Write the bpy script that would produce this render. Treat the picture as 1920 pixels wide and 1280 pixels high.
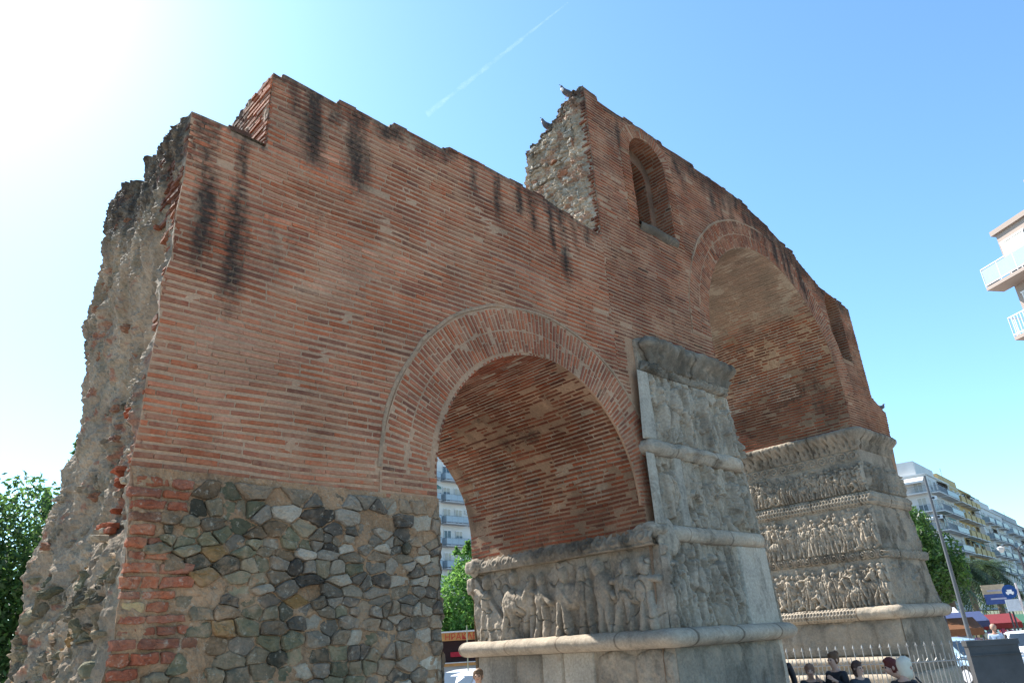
import bpy, bmesh, math, random
import numpy as np
from mathutils import Vector, Matrix
random.seed(7); rng = np.random.default_rng(7)
S = bpy.context.scene
for o in list(bpy.data.objects): bpy.data.objects.remove(o)
rad = math.radians

# ------------------------------------------------------------------ camera
RM = np.array([[0.73230409, -0.67854593, -0.05749901],
               [-0.22555012, -0.321354, 0.9197058],
               [0.64254016, 0.66053541, 0.38837496]])
FPX = 1345.0
cd = bpy.data.cameras.new('camera'); cam = bpy.data.objects.new('camera', cd)
S.collection.objects.link(cam); S.camera = cam
cd.sensor_width = 36; cd.lens = 36*FPX/1920; cd.clip_start = .1; cd.clip_end = 9000
m = Matrix(((RM[0][0], RM[1][0], -RM[2][0], 0), (RM[0][1], RM[1][1], -RM[2][1], 0), (RM[0][2], RM[1][2], -RM[2][2], 0), (0, 0, 0, 1)))
cam.matrix_world = m
GZ = -2.1                                     # street level, camera is at the origin

# ------------------------------------------------------------------ light
SUN_EL, SUN_AZ = 46.0, -6.0                   # azimuth from +Y towards +X
sv = Vector((math.sin(rad(SUN_AZ))*math.cos(rad(SUN_EL)), math.cos(rad(SUN_AZ))*math.cos(rad(SUN_EL)), math.sin(rad(SUN_EL))))
sl = bpy.data.lights.new('sun', 'SUN'); sl.energy = 4.8; sl.angle = rad(.5); sl.color = (1, .95, .87)
so = bpy.data.objects.new('sun', sl); S.collection.objects.link(so); so.rotation_euler = sv.to_track_quat('Z', 'Y').to_euler()
W = bpy.data.worlds.new('World'); S.world = W; W.use_nodes = True
nt = W.node_tree; bg = nt.nodes['Background']
sky = nt.nodes.new('ShaderNodeTexSky'); sky.sky_type = 'NISHITA'; sky.sun_disc = False
sky.sun_elevation = rad(SUN_EL); sky.sun_rotation = rad(SUN_AZ)
sky.air_density = 1.12; sky.dust_density = .42; sky.ozone_density = 3.2; sky.altitude = 0
tint = nt.nodes.new('ShaderNodeMix'); tint.data_type = 'RGBA'; tint.blend_type = 'MULTIPLY'; tint.inputs[0].default_value = 1
tint.inputs[7].default_value = (.82, 1.04, 1.1, 1); nt.links.new(sky.outputs[0], tint.inputs[6]); nt.links.new(tint.outputs[2], bg.inputs[0]); bg.inputs[1].default_value = .112
S.view_settings.view_transform = 'Standard'; S.view_settings.look = 'None'
S.view_settings.exposure = 1.33; S.view_settings.gamma = 1
S.render.resolution_x = 1024; S.render.resolution_y = 682

# ------------------------------------------------------------------ helpers
def ray(px, py):
    return RM[0]*(px-960)-RM[1]*(py-640)+RM[2]*FPX
def at_dist(px, py, R):                        # point on a pixel's ray at horizontal distance R
    d = ray(px, py); return d/math.hypot(d[0], d[1])*R
def _hash(ix, iy, iz, seed):
    n = (ix.astype(np.int64)*374761393+iy.astype(np.int64)*668265263+iz.astype(np.int64)*2147483647+seed*974711) & 0x7fffffff
    n = ((n ^ (n >> 13))*1274126177) & 0x7fffffff
    return ((n ^ (n >> 16)) & 0xffffff)/float(0xffffff)
def vn(x, y, z=0.0, seed=0):
    x, y, z = np.broadcast_arrays(np.asarray(x, float), np.asarray(y, float), np.asarray(z, float))
    ix, iy, iz = np.floor(x), np.floor(y), np.floor(z)
    fx, fy, fz = x-ix, y-iy, z-iz
    fx, fy, fz = [t*t*(3-2*t) for t in (fx, fy, fz)]
    r = 0
    for a in (0, 1):
        for b in (0, 1):
            for c in (0, 1):
                r = r+_hash(ix+a, iy+b, iz+c, seed)*(fx if a else 1-fx)*(fy if b else 1-fy)*(fz if c else 1-fz)
    return r*2-1
def fbm(x, y, z=0.0, oc=4, seed=0, gain=.5):
    r = 0; a = 1; t = 0
    for i in range(oc):
        k = 2.03**i; r = r+a*vn(np.asarray(x)*k, np.asarray(y)*k, np.asarray(z)*k, seed+i*17); t += a; a *= gain
    return r/t*1.6
def sstep(a, b, x):
    t = np.clip((np.asarray(x, float)-a)/(b-a), 0, 1); return t*t*(3-2*t)

class MB:
    def __init__(s): s.V = []; s.F = []; s.C = []; s.n = 0
    def add(s, V, F, col=(.5, .5, .5, 0), mat=0):
        V = np.asarray(V, float).reshape(-1, 3); k = len(V)
        c = np.asarray(col, float)
        if c.ndim == 1:
            if len(c) == 3: c = np.r_[c, 0]
            c = np.tile(c, (k, 1))
        s.V.append(V); s.C.append(c); s.F.append((np.asarray(F, np.int64)+s.n, mat)); s.n += k
    def box(s, a, b, col=(.5, .5, .5, 0), mat=0, M=None):
        x0, y0, z0 = a; x1, y1, z1 = b
        V = np.array([[x0, y0, z0], [x1, y0, z0], [x1, y1, z0], [x0, y1, z0], [x0, y0, z1], [x1, y0, z1], [x1, y1, z1], [x0, y1, z1]], float)
        if M is not None: V = M(V)
        s.add(V, [[0, 3, 2, 1], [4, 5, 6, 7], [0, 1, 5, 4], [1, 2, 6, 5], [2, 3, 7, 6], [3, 0, 4, 7]], col, mat)
    def grid(s, P, col=(.5, .5, .5, 0), mat=0, flip=False, wrap=False):
        P = np.asarray(P, float); a, b = P.shape[:2]
        i, j = np.meshgrid(np.arange(a-1), np.arange(b if wrap else b-1), indexing='ij')
        j2 = (j+1) % b
        F = np.stack([i*b+j, i*b+j2, (i+1)*b+j2, (i+1)*b+j], -1).reshape(-1, 4)
        if flip: F = F[:, ::-1]
        c = np.asarray(col, float)
        if c.ndim == 3: c = c.reshape(-1, c.shape[-1])
        s.add(P.reshape(-1, 3), F, c, mat)
    def tube(s, pts, r, k=8, col=(.5, .5, .5, 0), mat=0, cap=True):
        pts = np.asarray(pts, float); n = len(pts); r = np.broadcast_to(np.asarray(r, float), (n,))
        T = np.gradient(pts, axis=0); T /= np.linalg.norm(T, axis=1)[:, None]+1e-9
        up = np.array([0, 0, 1.]) if abs(T[0][2]) < .9 else np.array([1., 0, 0])
        A = np.cross(T, up); A /= np.linalg.norm(A, axis=1)[:, None]+1e-9; B = np.cross(T, A)
        th = np.arange(k)/k*2*np.pi
        P = pts[:, None]+r[:, None, None]*(A[:, None]*np.cos(th)[None, :, None]+B[:, None]*np.sin(th)[None, :, None])
        s.grid(P, col, mat, wrap=True, flip=True)
        if cap:
            for q in (0, n-1):
                V = np.vstack([P[q], pts[q]]); s.add(V, [[i, (i+1) % k, k] for i in range(k)] if q == 0 else [[(i+1) % k, i, k] for i in range(k)], col, mat)
    def ball(s, c, r, k=10, col=(.5, .5, .5, 0), mat=0, M=None):
        ph = np.linspace(0, np.pi, k//2+2); th = np.arange(k)/k*2*np.pi
        P = np.stack([np.sin(ph)[:, None]*np.cos(th), np.sin(ph)[:, None]*np.sin(th), np.cos(ph)[:, None]+0*th], -1)*np.asarray(r, float)
        if M is not None: P = P@np.asarray(M).T
        s.grid(P+np.asarray(c, float), col, mat, wrap=True)
    def build(s, name, mats, parent=None, smooth=False):
        V = np.vstack(s.V); C = np.vstack(s.C)
        me = bpy.data.meshes.new(name); me.vertices.add(len(V)); me.vertices.foreach_set('co', V.ravel())
        ls = []; st = []; mi = []; cnt = 0
        for F, mt in s.F:
            if len(F) == 0: continue
            k = F.shape[1]; ls.append(F.ravel()); st.append(cnt+np.arange(len(F))*k); mi.append(np.full(len(F), mt)); cnt += F.size
        ls = np.concatenate(ls); st = np.concatenate(st); mi = np.concatenate(mi)
        me.loops.add(len(ls)); me.loops.foreach_set('vertex_index', ls.astype(np.int32))
        me.polygons.add(len(st)); me.polygons.foreach_set('loop_start', st.astype(np.int32))
        me.polygons.foreach_set('material_index', mi.astype(np.int32))
        me.update(calc_edges=True)
        at = me.color_attributes.new('Col', 'FLOAT_COLOR', 'POINT'); at.data.foreach_set('color', C.astype(np.float32).ravel())
        for mm in (mats if isinstance(mats, (list, tuple)) else [mats]): me.materials.append(mm)
        me.polygons.foreach_set('use_smooth', np.full(len(st), smooth))
        me.validate(); o = bpy.data.objects.new(name, me); S.collection.objects.link(o)
        if parent: o.parent = parent
        return o
def thing(name, label, cat, loc=(0, 0, 0), rz=0, group=None):
    o = bpy.data.objects.new(name, None); S.collection.objects.link(o); o.empty_display_size = .2
    o.location = loc; o.rotation_euler = (0, 0, rz); o['label'] = label; o['category'] = cat
    if group: o['group'] = group
    return o
def tag(o, label=None, cat=None, group=None, kind=None):
    for k, v in (('label', label), ('category', cat), ('group', group), ('kind', kind)):
        if v: o[k] = v
    return o
def copy_tree(o, parent=None):
    c = o.copy(); S.collection.objects.link(c)
    if parent: c.parent = parent
    for ch in [x for x in bpy.data.objects if x.parent == o]: copy_tree(ch, c)
    return c

# ------------------------------------------------------------------ materials
def newmat(name):
    mt = bpy.data.materials.new(name); mt.use_nodes = True; t = mt.node_tree; b = t.nodes['Principled BSDF']
    return mt, t, b
def nd(t, ty, **k):
    n = t.nodes.new(ty)
    for a, v in k.items():
        if a in n.inputs: n.inputs[a].default_value = v
        else: setattr(n, a, v)
    return n
def mixc(t, f, a, b, mode='MIX'):
    n = t.nodes.new('ShaderNodeMix'); n.data_type = 'RGBA'; n.blend_type = mode
    for s_, v in ((n.inputs[0], f), (n.inputs[6], a), (n.inputs[7], b)):
        if hasattr(v, 'links') or hasattr(v, 'is_linked'): t.links.new(v, s_)
        elif isinstance(v, (int, float)): s_.default_value = v
        else: s_.default_value = (*v[:3], 1)
    return n.outputs[2]
def mth(t, op, a, b=0.0, clamp=False):
    n = t.nodes.new('ShaderNodeMath'); n.operation = op; n.use_clamp = clamp
    for s_, v in ((n.inputs[0], a), (n.inputs[1], b)):
        if isinstance(v, (int, float)): s_.default_value = v
        else: t.links.new(v, s_)
    return n.outputs[0]
def noise(t, scale, detail=4, rough=.55, stretch=None):
    tc = t.nodes.new('ShaderNodeTexCoord'); src = tc.outputs['Object']
    if stretch:
        mp = t.nodes.new('ShaderNodeMapping'); mp.inputs['Scale'].default_value = stretch; t.links.new(src, mp.inputs[0]); src = mp.outputs[0]
    n = t.nodes.new('ShaderNodeTexNoise'); n.inputs['Scale'].default_value = scale; n.inputs['Detail'].default_value = detail; n.inputs['Roughness'].default_value = rough
    t.links.new(src, n.inputs['Vector']); return n.outputs['Fac']
def mrange(t, v, a, b, c=0.0, d=1.0):
    n = t.nodes.new('ShaderNodeMapRange'); t.links.new(v, n.inputs[0])
    for i, q in enumerate((a, b, c, d)): n.inputs[1+i].default_value = q
    return n.outputs[0]
def bump(t, b, h, strength, dist):
    n = t.nodes.new('ShaderNodeBump'); n.inputs['Strength'].default_value = strength; n.inputs['Distance'].default_value = dist
    t.links.new(h, n.inputs['Height']); t.links.new(n.outputs[0], b.inputs['Normal'])

def masonry(name, smear=(.40, .29, .22), smear_amt=.35, stain=(.028, .025, .024), fine=28., bs=.5, bd=.02, light=None, light_amt=0, warm=(1.06, .98, .85)):
    mt, t, b = newmat(name); at = t.nodes.new('ShaderNodeAttribute'); at.attribute_name = 'Col'
    c = at.outputs['Color']
    n1 = noise(t, fine, 6, .7); n2 = noise(t, 1.3, 5, .6); n3 = noise(t, 9., 6, .65)
    k = mrange(t, n1, .25, .75, .68, 1.34); cc = t.nodes.new('ShaderNodeCombineColor')
    for i in range(3): t.links.new(k, cc.inputs[i])
    c = mixc(t, 1.0, c, cc.outputs[0], 'MULTIPLY')
    k2 = mrange(t, n2, .3, .7, .70, 1.16); c2 = t.nodes.new('ShaderNodeCombineColor')
    for i in range(3): t.links.new(k2, c2.inputs[i])
    c = mixc(t, 1.0, c, c2.outputs[0], 'MULTIPLY')
    sm = mth(t, 'MULTIPLY', mrange(t, n2, .45, .68), mrange(t, n3, .4, .62)); sm = mth(t, 'MULTIPLY', sm, smear_amt*2, True)
    c = mixc(t, sm, c, smear)
    if light:
        nl = mth(t, 'MULTIPLY', mrange(t, noise(t, 14, 8, .75, (1, 1, 1)), .56, .66), light_amt); c = mixc(t, nl, c, light)
    a = at.outputs['Alpha']; ns = mrange(t, noise(t, 16., 6, .7), .3, .7, -.35, .35)
    ns2 = mrange(t, noise(t, 5., 4, .6, (1.6, 1, .35)), .3, .7, -.3, .3)
    s_ = mth(t, 'ADD', a, mth(t, 'MULTIPLY', mth(t, 'ADD', ns, ns2), mrange(t, a, .02, .3)))
    s_ = mrange(t, s_, .10, 1.2, 0, .93)
    c = mixc(t, s_, c, stain)
    c = mixc(t, 1.0, c, warm, 'MULTIPLY')
    t.links.new(c, b.inputs['Base Color']); b.inputs['Roughness'].default_value = .92; b.inputs['Specular IOR Level'].default_value = .2
    bump(t, b, mth(t, 'ADD', n1, mth(t, 'MULTIPLY', n3, .6)), bs, bd)
    return mt
def plain(name, col, rough=.6, metal=0, var=.12, scale=6., spec=.4, bs=0, alpha=1, trans=0):
    mt, t, b = newmat(name); n = noise(t, scale, 5, .6); k = mrange(t, n, .3, .7, 1-var, 1+var)
    cc = t.nodes.new('ShaderNodeCombineColor')
    for i in range(3): t.links.new(k, cc.inputs[i])
    t.links.new(mixc(t, 1.0, col, cc.outputs[0], 'MULTIPLY'), b.inputs['Base Color'])
    b.inputs['Roughness'].default_value = rough; b.inputs['Metallic'].default_value = metal; b.inputs['Specular IOR Level'].default_value = spec
    b.inputs['Alpha'].default_value = alpha; b.inputs['Transmission Weight'].default_value = trans
    if bs: bump(t, b, noise(t, scale*6, 4, .6), bs, .02)
    return mt
def attrmat(name, rough=.7, var=.15, scale=8., spec=.3, bs=0):
    mt, t, b = newmat(name); at = t.nodes.new('ShaderNodeAttribute'); at.attribute_name = 'Col'
    n = noise(t, scale, 5, .6); k = mrange(t, n, .3, .7, 1-var, 1+var); cc = t.nodes.new('ShaderNodeCombineColor')
    for i in range(3): t.links.new(k, cc.inputs[i])
    t.links.new(mixc(t, 1.0, at.outputs['Color'], cc.outputs[0], 'MULTIPLY'), b.inputs['Base Color'])
    b.inputs['Roughness'].default_value = rough; b.inputs['Specular IOR Level'].default_value = spec
    if bs: bump(t, b, noise(t, scale*5, 4, .6), bs, .02)
    return mt
def leafmat(name):
    mt, t, b = newmat(name); at = t.nodes.new('ShaderNodeAttribute'); at.attribute_name = 'Col'
    t.links.new(at.outputs['Color'], b.inputs['Base Color']); b.inputs['Roughness'].default_value = .45
    tr = t.nodes.new('ShaderNodeBsdfTranslucent'); hs = t.nodes.new('ShaderNodeHueSaturation'); hs.inputs['Value'].default_value = 1.9; hs.inputs['Hue'].default_value = .485
    t.links.new(at.outputs['Color'], hs.inputs['Color']); t.links.new(hs.outputs[0], tr.inputs[0])
    mx = t.nodes.new('ShaderNodeMixShader'); mx.inputs[0].default_value = .45; t.links.new(b.outputs[0], mx.inputs[1]); t.links.new(tr.outputs[0], mx.inputs[2])
    t.links.new(mx.outputs[0], t.nodes['Material Output'].inputs[0]); return mt
M_BRICK = masonry('brick_and_mortar', smear=(.33, .20, .135), smear_amt=.45)
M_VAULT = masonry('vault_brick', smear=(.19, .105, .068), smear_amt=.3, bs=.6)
M_RUBBLE = masonry('rubble_stone', smear=(.40, .28, .20), smear_amt=.42, fine=34, bs=.9, bd=.03, light=(.46, .42, .37), light_amt=.6)
M_ROUGH = masonry('broken_core', smear=(.42, .35, .29), smear_amt=.3, fine=20, bs=1.0, bd=.05)
M_MARBLE = masonry('weathered_marble', smear=(.34, .28, .22), smear_amt=.4, stain=(.085, .076, .064), fine=22, bs=.5, bd=.02, warm=(1.04, .98, .89))
M_LEAF = leafmat('leaves'); M_BARK = plain('bark', (.09, .065, .045), .9, bs=.5)
M_ATTR = attrmat('painted'); M_SKIN = attrmat('skin_and_cloth', .6, .08); M_CARP = attrmat('car_paint', .25, .03, spec=.6)
M_IRON = plain('iron', (.30, .29, .27), .5, .3); M_GLASS = plain('dark_glass', (.03, .04, .05), .08, spec=.8)

# ------------------------------------------------------------------ ground, road
YF, YB = 7.5, 12.1
def sheet(name, x0, x1, y0, y1, z, mat, n=60):
    mb = MB(); X, Y = np.meshgrid(np.linspace(x0, x1, n), np.linspace(y0, y1, n), indexing='ij')
    mb.grid(np.stack([X, Y, X*0+z], -1)); return tag(mb.build(name, mat), kind='structure')
M_PAVE = plain('paving_stone', (.40, .37, .34), .85, var=.2, scale=1.2, bs=.3)
M_ROAD = plain('asphalt', (.055, .055, .058), .85, var=.2, scale=2, bs=.3)
sheet('ground', -400, 600, -300, 700, GZ-.15, plain('far_ground', (.22, .21, .19), .9, var=.25, scale=.3))
sheet('pavement', -30, 75, -25, 17, GZ, M_PAVE)
sheet('road', -80, 260, 17.1, 44, GZ-.11, M_ROAD)
sheet('far_pavement', -80, 260, 44.2, 81.9, GZ-.02, M_PAVE)
sheet('side_street', 75.1, 260, -25, 17, GZ-.107, M_ROAD)
mb = MB()
mb.box((-30, 17, GZ-.16), (75, 17.2, GZ+.004)); mb.box((75, -25, GZ-.16), (75.2, 17.2, GZ+.004)); mb.box((-80, 44, GZ-.16), (260, 44.2, GZ+.004))
tag(mb.build('kerb', plain('kerb_stone', (.38, .36, .34), .8, var=.2)), kind='structure')
mb = MB()
for i in range(40): mb.add([[-60+i*6, 30.9, GZ-.106], [-57+i*6, 30.9, GZ-.106], [-57+i*6, 31.05, GZ-.106], [-60+i*6, 31.05, GZ-.106]], [[0, 1, 2, 3]])
tag(mb.build('road_marking', plain('road_paint', (.7, .7, .68), .7)), kind='structure')

# ------------------------------------------------------------------ the arch: geometry of the wall
arch = thing('triumphal_arch', 'ruined brick triumphal arch with two arched openings above carved marble piers', 'arch', (0, 0, 0))
XL = np.array([[-2.3, 2.0], [-.1, 2.06], [.24, 2.12], [1.17, 2.1], [1.82, 2.03], [2.26, 2.06], [2.77, 2.06], [3.38, 2.1], [3.81, 2.06], [4.17, 2.13], [4.72, 2.11], [5.24, 2.14], [5.7, 2.13], [6.3, 2.12]])
def xl(z): return np.interp(z, XL[:, 0], XL[:, 1])
XR = np.array([[-2.3, 22.9], [2.84, 22.55], [4.5, 22.9], [5.89, 23.15], [6.0, 22.85], [6.25, 22.3], [9.3, 22.28]])
def xr(z): return np.interp(z, XR[:, 0], XR[:, 1])
TOP = [(2.12, 6.18), (2.59, 6.18), (2.6, 6.14), (3.0, 6.1), (3.07, 6.1), (3.08, 7.36), (3.2, 7.34), (3.21, 7.41), (3.24, 7.42), (4.05, 7.37), (4.06, 7.41), (4.12, 7.46), (4.96, 7.41), (4.97, 7.47), (5.1, 7.53), (6.04, 7.5), (6.05, 7.56), (6.13, 7.61), (7.0, 7.6), (8.07, 7.56), (9.0, 7.45), (9.92, 7.33),
       (9.93, 11.1), (10.38, 11.07), (10.40, 10.96), (11.3, 10.93), (11.32, 11.0), (12.2, 10.97), (12.76, 11.0), (12.8, 10.93), (14.1, 10.98), (14.12, 10.88), (15.2, 10.88), (16.67, 10.8), (16.7, 10.7), (17.73, 10.52), (17.75, 10.45), (18.5, 10.2), (19.11, 10.06), (19.15, 9.95), (20.21, 9.5), (20.3, 9.42), (21.3, 9.32), (22.28, 9.19)]
TX = np.array([p[0] for p in TOP]); TZ = np.array([p[1] for p in TOP])
def top(x): return np.interp(x, TX, TZ)
SC = (7.97, 2.06, 2.22); SO = (7.87, 2.06, 3.0)       # small arch intrados, ring outer
MC = (16.85, 5.95, 3.36); MO = (16.85, 5.95, 4.12)
N1 = (11.31, 12.66, 8.15, 9.99)                      # niche: x0, x1, sill, spring (radius = half width)
N2 = (20.5, 21.5, 7.2, 8.82)
def in_niche(x, z, n, grow=0.):
    c = (n[0]+n[1])/2; r = (n[1]-n[0])/2+grow
    return abs(x-c) < r and z > n[2]-(.12 if grow else 0) and (z < n[3] or math.hypot(x-c, z-n[3]) < r)
def front_ok(x, z):
    if x < xl(z)+.005 or x > xr(z) or z > top(x)-.01: return False
    if x < 5.75 and z < 1.79-(x-2)*.012: return False
    if z > 1.7 and z <= 2.06 and 4.9 < x < 10.3: return False
    if z > 2.06 and math.hypot(x-SO[0], z-SO[1]) < SO[2]+.03: return False
    if 10.25 < x < 13.9 and z < 5.22: return False
    if z < 1.7: return False
    if z <= MC[1] and 13.5 < x < 20.2: return False
    if z > MC[1] and math.hypot(x-MO[0], z-MO[1]) < MO[2]+.02: return False
    if 20.1 < x < 22.95 and z < 4.85: return False
    if in_niche(x, z, N1, .34) or in_niche(x, z, N2, .02): return False
    return True

# stains running down from the top edges: (x, half width, length, strength)
STREAK = [(2.40, .085, 2.3, 1.25), (2.82, .085, 2.75, 1.25), (2.2, .07, .9, .7), (3.42, .07, .75, .9), (3.72, .16, 1.5, 1.15), (4.42, .17, 1.75, 1.1), (4.05, .10, .55, .8), (5.0, .3, .35, .7), (5.6, .2, .45, .8), (6.1, .12, .35, .7), (6.65, .08, .8, 1.), (7.2, .10, 1.15, .95), (7.7, .08, .8, 1.), (8.05, .09, 1.0, 1.), (8.5, .08, 1.25, 1.1), (8.8, .09, 1.75, 1.15), (9.1, .06, .9, .9), (9.5, .12, .5, .8),
          (11.0, .08, 1.3, .8), (11.7, .1, .3, .6), (13.2, .15, .8, .9)] + [(13.5+i*.31+random.uniform(-.08, .08), random.uniform(.06, .14), random.uniform(.5, 1.7), random.uniform(.8, 1.15)) for i in range(21)]
def stain(x, z, y=None):
    x = np.asarray(x, float); z = np.asarray(z, float)
    d = top(x)-z; a = .8*(1-sstep(.03, .22+.16*vn(x*2.2, 0, seed=5), d))
    a = np.where(x > 13.2, np.maximum(a, .85*(1-sstep(.1, .75, d))), a)
    for sx, hw, ln, st in STREAK:
        xx = x-sx-.05*vn(z*1.2, sx, seed=9)
        w = 1.2*hw*(.55+.65*np.clip(d/ln, 0, 1)**.7+.25*vn(z*3, sx, seed=3))
        k = np.exp(-(xx/np.maximum(w, .02))**2*1.1)*(1-sstep(.62*ln, ln*1.05, d))*st*1.5*(.82+.3*vn(x*3, z*2.2, seed=21))
        a = np.maximum(a, np.where(d > -.1, k, 0))
    # patches left by damp on the lower wall
    p = sstep(.35, .75, fbm(x*.9, z*.55, seed=31)); a = np.maximum(a, .22*p)
    return np.clip(a, 0, 1.1)
MORT = np.array([.355, .24, .175])
def mortar_col(x, z):
    n = fbm(np.asarray(x)*1.5, np.asarray(z)*1.5, seed=40)[..., None]
    c = MORT*(1+.16*n)
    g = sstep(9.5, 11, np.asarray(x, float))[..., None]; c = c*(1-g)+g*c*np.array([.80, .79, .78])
    return np.concatenate([c, stain(x, z)[..., None]], -1)
PAL = np.array([[.36, .115, .06], [.33, .125, .075], [.27, .10, .065], [.40, .16, .10], [.30, .135, .09], [.20, .085, .06], [.42, .21, .145], [.12, .065, .05]])
PALW = np.array([.27, .26, .20, .07, .13, .06, .005, .005]); PALW /= PALW.sum()
def pick(n, dark=0.):
    c = PAL[rng.choice(len(PAL), n, p=PALW)]*rng.uniform(.90, 1.10, (n, 1))
    return c*(1-dark)

def bricks(mb, M, u0, u1, v0, v1, ok, pitch=.086, bh=.046, L=(.24, .40), gap=.018, prot=(.004, .014), colf=None, wav=.008, skip=.012, jit=.003):
    """lay courses of thin bricks on the surface M(u, v, w)"""
    rec = []
    nc = int((v1-v0)/pitch); seed = random.randrange(9999)
    for k in range(nc):
        v = v0+(k+.5)*pitch; u = u0-random.uniform(0, L[1])
        while u < u1:
            l = random.uniform(*L) if random.random() > .08 else random.uniform(.1, .2)
            a, b = u, u+l; u += l+gap*random.uniform(.6, 1.6)
            a = max(a, u0); b = min(b, u1)
            if b-a < .05 or random.random() < skip: continue
            ia, ib = ok(a, v), ok(b, v)
            if not ia and not ib: continue
            if not (ia and ib):
                lo, hi = (a, b) if ia else (b, a)
                for _ in range(6):
                    mid = (lo+hi)/2
                    if ok(mid, v): lo = mid
                    else: hi = mid
                a, b = (a, lo) if ia else (lo, b)
                if b-a < .04: continue
            rec.append((a, b, v, bh*random.uniform(.82, 1.14)))
    if not rec: return
    r = np.array(rec); n = len(r)
    def vv(u, v): return v+wav*vn(u*.8, v*2, seed=seed)*1.5
    J = lambda: rng.uniform(-jit, jit, n)
    pr = rng.uniform(prot[0], prot[1], n)
    um = (r[:, 0]+r[:, 1])/2
    c = pick(n) if colf is None else colf(um, r[:, 2], n)
    if c.shape[1] == 3:                                    # four stations along each brick so that stains run through it
        st = []
        for q in range(4):
            u_ = r[:, 0]+(r[:, 1]-r[:, 0])*q/3
            for (t_, w_) in ((-1, 0), (-1, 1), (1, 1), (1, 0)):
                st.append(M(u_+(J()*1.5 if q in (0, 3) else 0), vv(u_, r[:, 2])+t_*r[:, 3]/2+J()*.6, (pr+J()*.8) if w_ else np.full(n, -.03)))
        V = np.stack(st, 1).reshape(-1, 3); base = [[0, 1, 2, 3][::-1], [12, 13, 14, 15]]
        for q in range(3):
            for k_ in range(3): a_ = q*4+k_; base.append([a_, a_+4, a_+5, a_+1])
        F = (np.arange(n)[:, None, None]*16+np.array(base)).reshape(-1, 4)
        mb.add(V, F, np.concatenate([np.repeat(c, 16, 0), stain(V[:, 0], V[:, 2])[:, None]], 1)); return
    cor = []
    for w_ in (0, 1):
        for (s_, t_) in ((0, -1), (1, -1), (1, 1), (0, 1)):
            u = r[:, s_]+J()*1.5; v = vv(r[:, s_], r[:, 2])+t_*r[:, 3]/2+J()
            cor.append(M(u, v, (pr+J()*.8) if w_ else np.full(n, -.03)))
    V = np.stack(cor, 1).reshape(-1, 3)
    base = np.array([[4, 5, 6, 7], [0, 1, 5, 4], [1, 2, 6, 5], [2, 3, 7, 6], [3, 0, 4, 7]])
    F = (np.arange(n)[:, None, None]*8+base).reshape(-1, 4)
    mb.add(V, F, np.repeat(c, 8, 0))

# -------- front wall mortar sheet with exact openings, then bricks
def arcpts(cx, cz, r, a0, a1, n):
    return [(cx+r*math.cos(rad(a)), cz+r*math.sin(rad(a))) for a in np.linspace(a0, a1, n)]
out = [(float(xl(z)), z) for z in (-2.3, -.1, .24, 1.17, 1.82, 2.26, 2.77, 3.38, 3.81, 4.17, 4.72, 5.24, 5.7)]
out += TOP
out += [(float(xr(z)), z) for z in (6.25, 6.0, 5.89, 4.5, 2.84, -2.3)]
out += [(20.21, -2.3)]+arcpts(*MC, 0, 180, 40)+[(13.49, -2.3)]
out += [(10.19, -2.3)]+arcpts(*SC, 0, 180, 36)+[(5.75, -2.3)]
def niche_loop(n): 
    c = (n[0]+n[1])/2; r = (n[1]-n[0])/2
    return [(n[0], n[2]), (n[1], n[2])]+arcpts(c, n[3], r, 0, 180, 16)
bm = bmesh.new()
def loop(pts):
    vs = [bm.verts.new((p[0], YF, p[1])) for p in pts]
    for i in range(len(vs)): bm.edges.new((vs[i], vs[(i+1) % len(vs)]))
loop(out); loop(niche_loop(N1)); loop(niche_loop(N2))
bmesh.ops.triangle_fill(bm, use_beauty=True, edges=bm.edges[:], normal=(0, -1, 0))
for x in np.arange(2.1, 23.2, .13):
    bmesh.ops.bisect_plane(bm, geom=bm.verts[:]+bm.edges[:]+bm.faces[:], plane_co=(x, 0, 0), plane_no=(1, 0, 0))
for z in np.arange(-2.2, 11.1, .13):
    bmesh.ops.bisect_plane(bm, geom=bm.verts[:]+bm.edges[:]+bm.faces[:], plane_co=(0, 0, z), plane_no=(0, 0, 1))
bmesh.ops.triangulate(bm, faces=bm.faces[:])
for f in bm.faces:
    f.normal_update()
    if f.normal.y > 0: f.normal_flip()
bm.verts.index_update()
FV = np.array([v.co[:] for v in bm.verts]); FF = np.array([[v.index for v in f.verts] for f in bm.faces]); bm.free()
FV[:, 1] -= .007*fbm(FV[:, 0]*3, FV[:, 2]*3, seed=2)
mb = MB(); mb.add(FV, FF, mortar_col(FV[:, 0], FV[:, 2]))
def yback(x, z):
    if x < 3.0 and z > 6.0: return 7.7
    if x < 9.95 and z > 6.25: return 8.85
    if x < 13 and z > 7.4: return 7.75
    if 13 <= x < 16.6 and z > 9.6: return 9.3
    return YB
CORE = np.array([.33, .27, .22, .25])
for i in range(len(out)):                                # close the sides and the top
    a, b = out[i], out[(i+1) % len(out)]
    if a[1] < -2.2 and b[1] < -2.2: continue
    if max(a[0], b[0]) < 2.2 and a[1] < 6.1 or a[0] in (9.92, 10.19, 20.21) or b[0] in (10.19, 20.21): continue
    yb = yback((a[0]+b[0])/2+(.02 if a[0] == b[0] else 0), (a[1]+b[1])/2)
    mb.add([[a[0], YF, a[1]], [b[0], YF, b[1]], [b[0], yb, b[1]], [a[0], yb, a[1]]], [[0, 1, 2, 3]], CORE)
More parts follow.
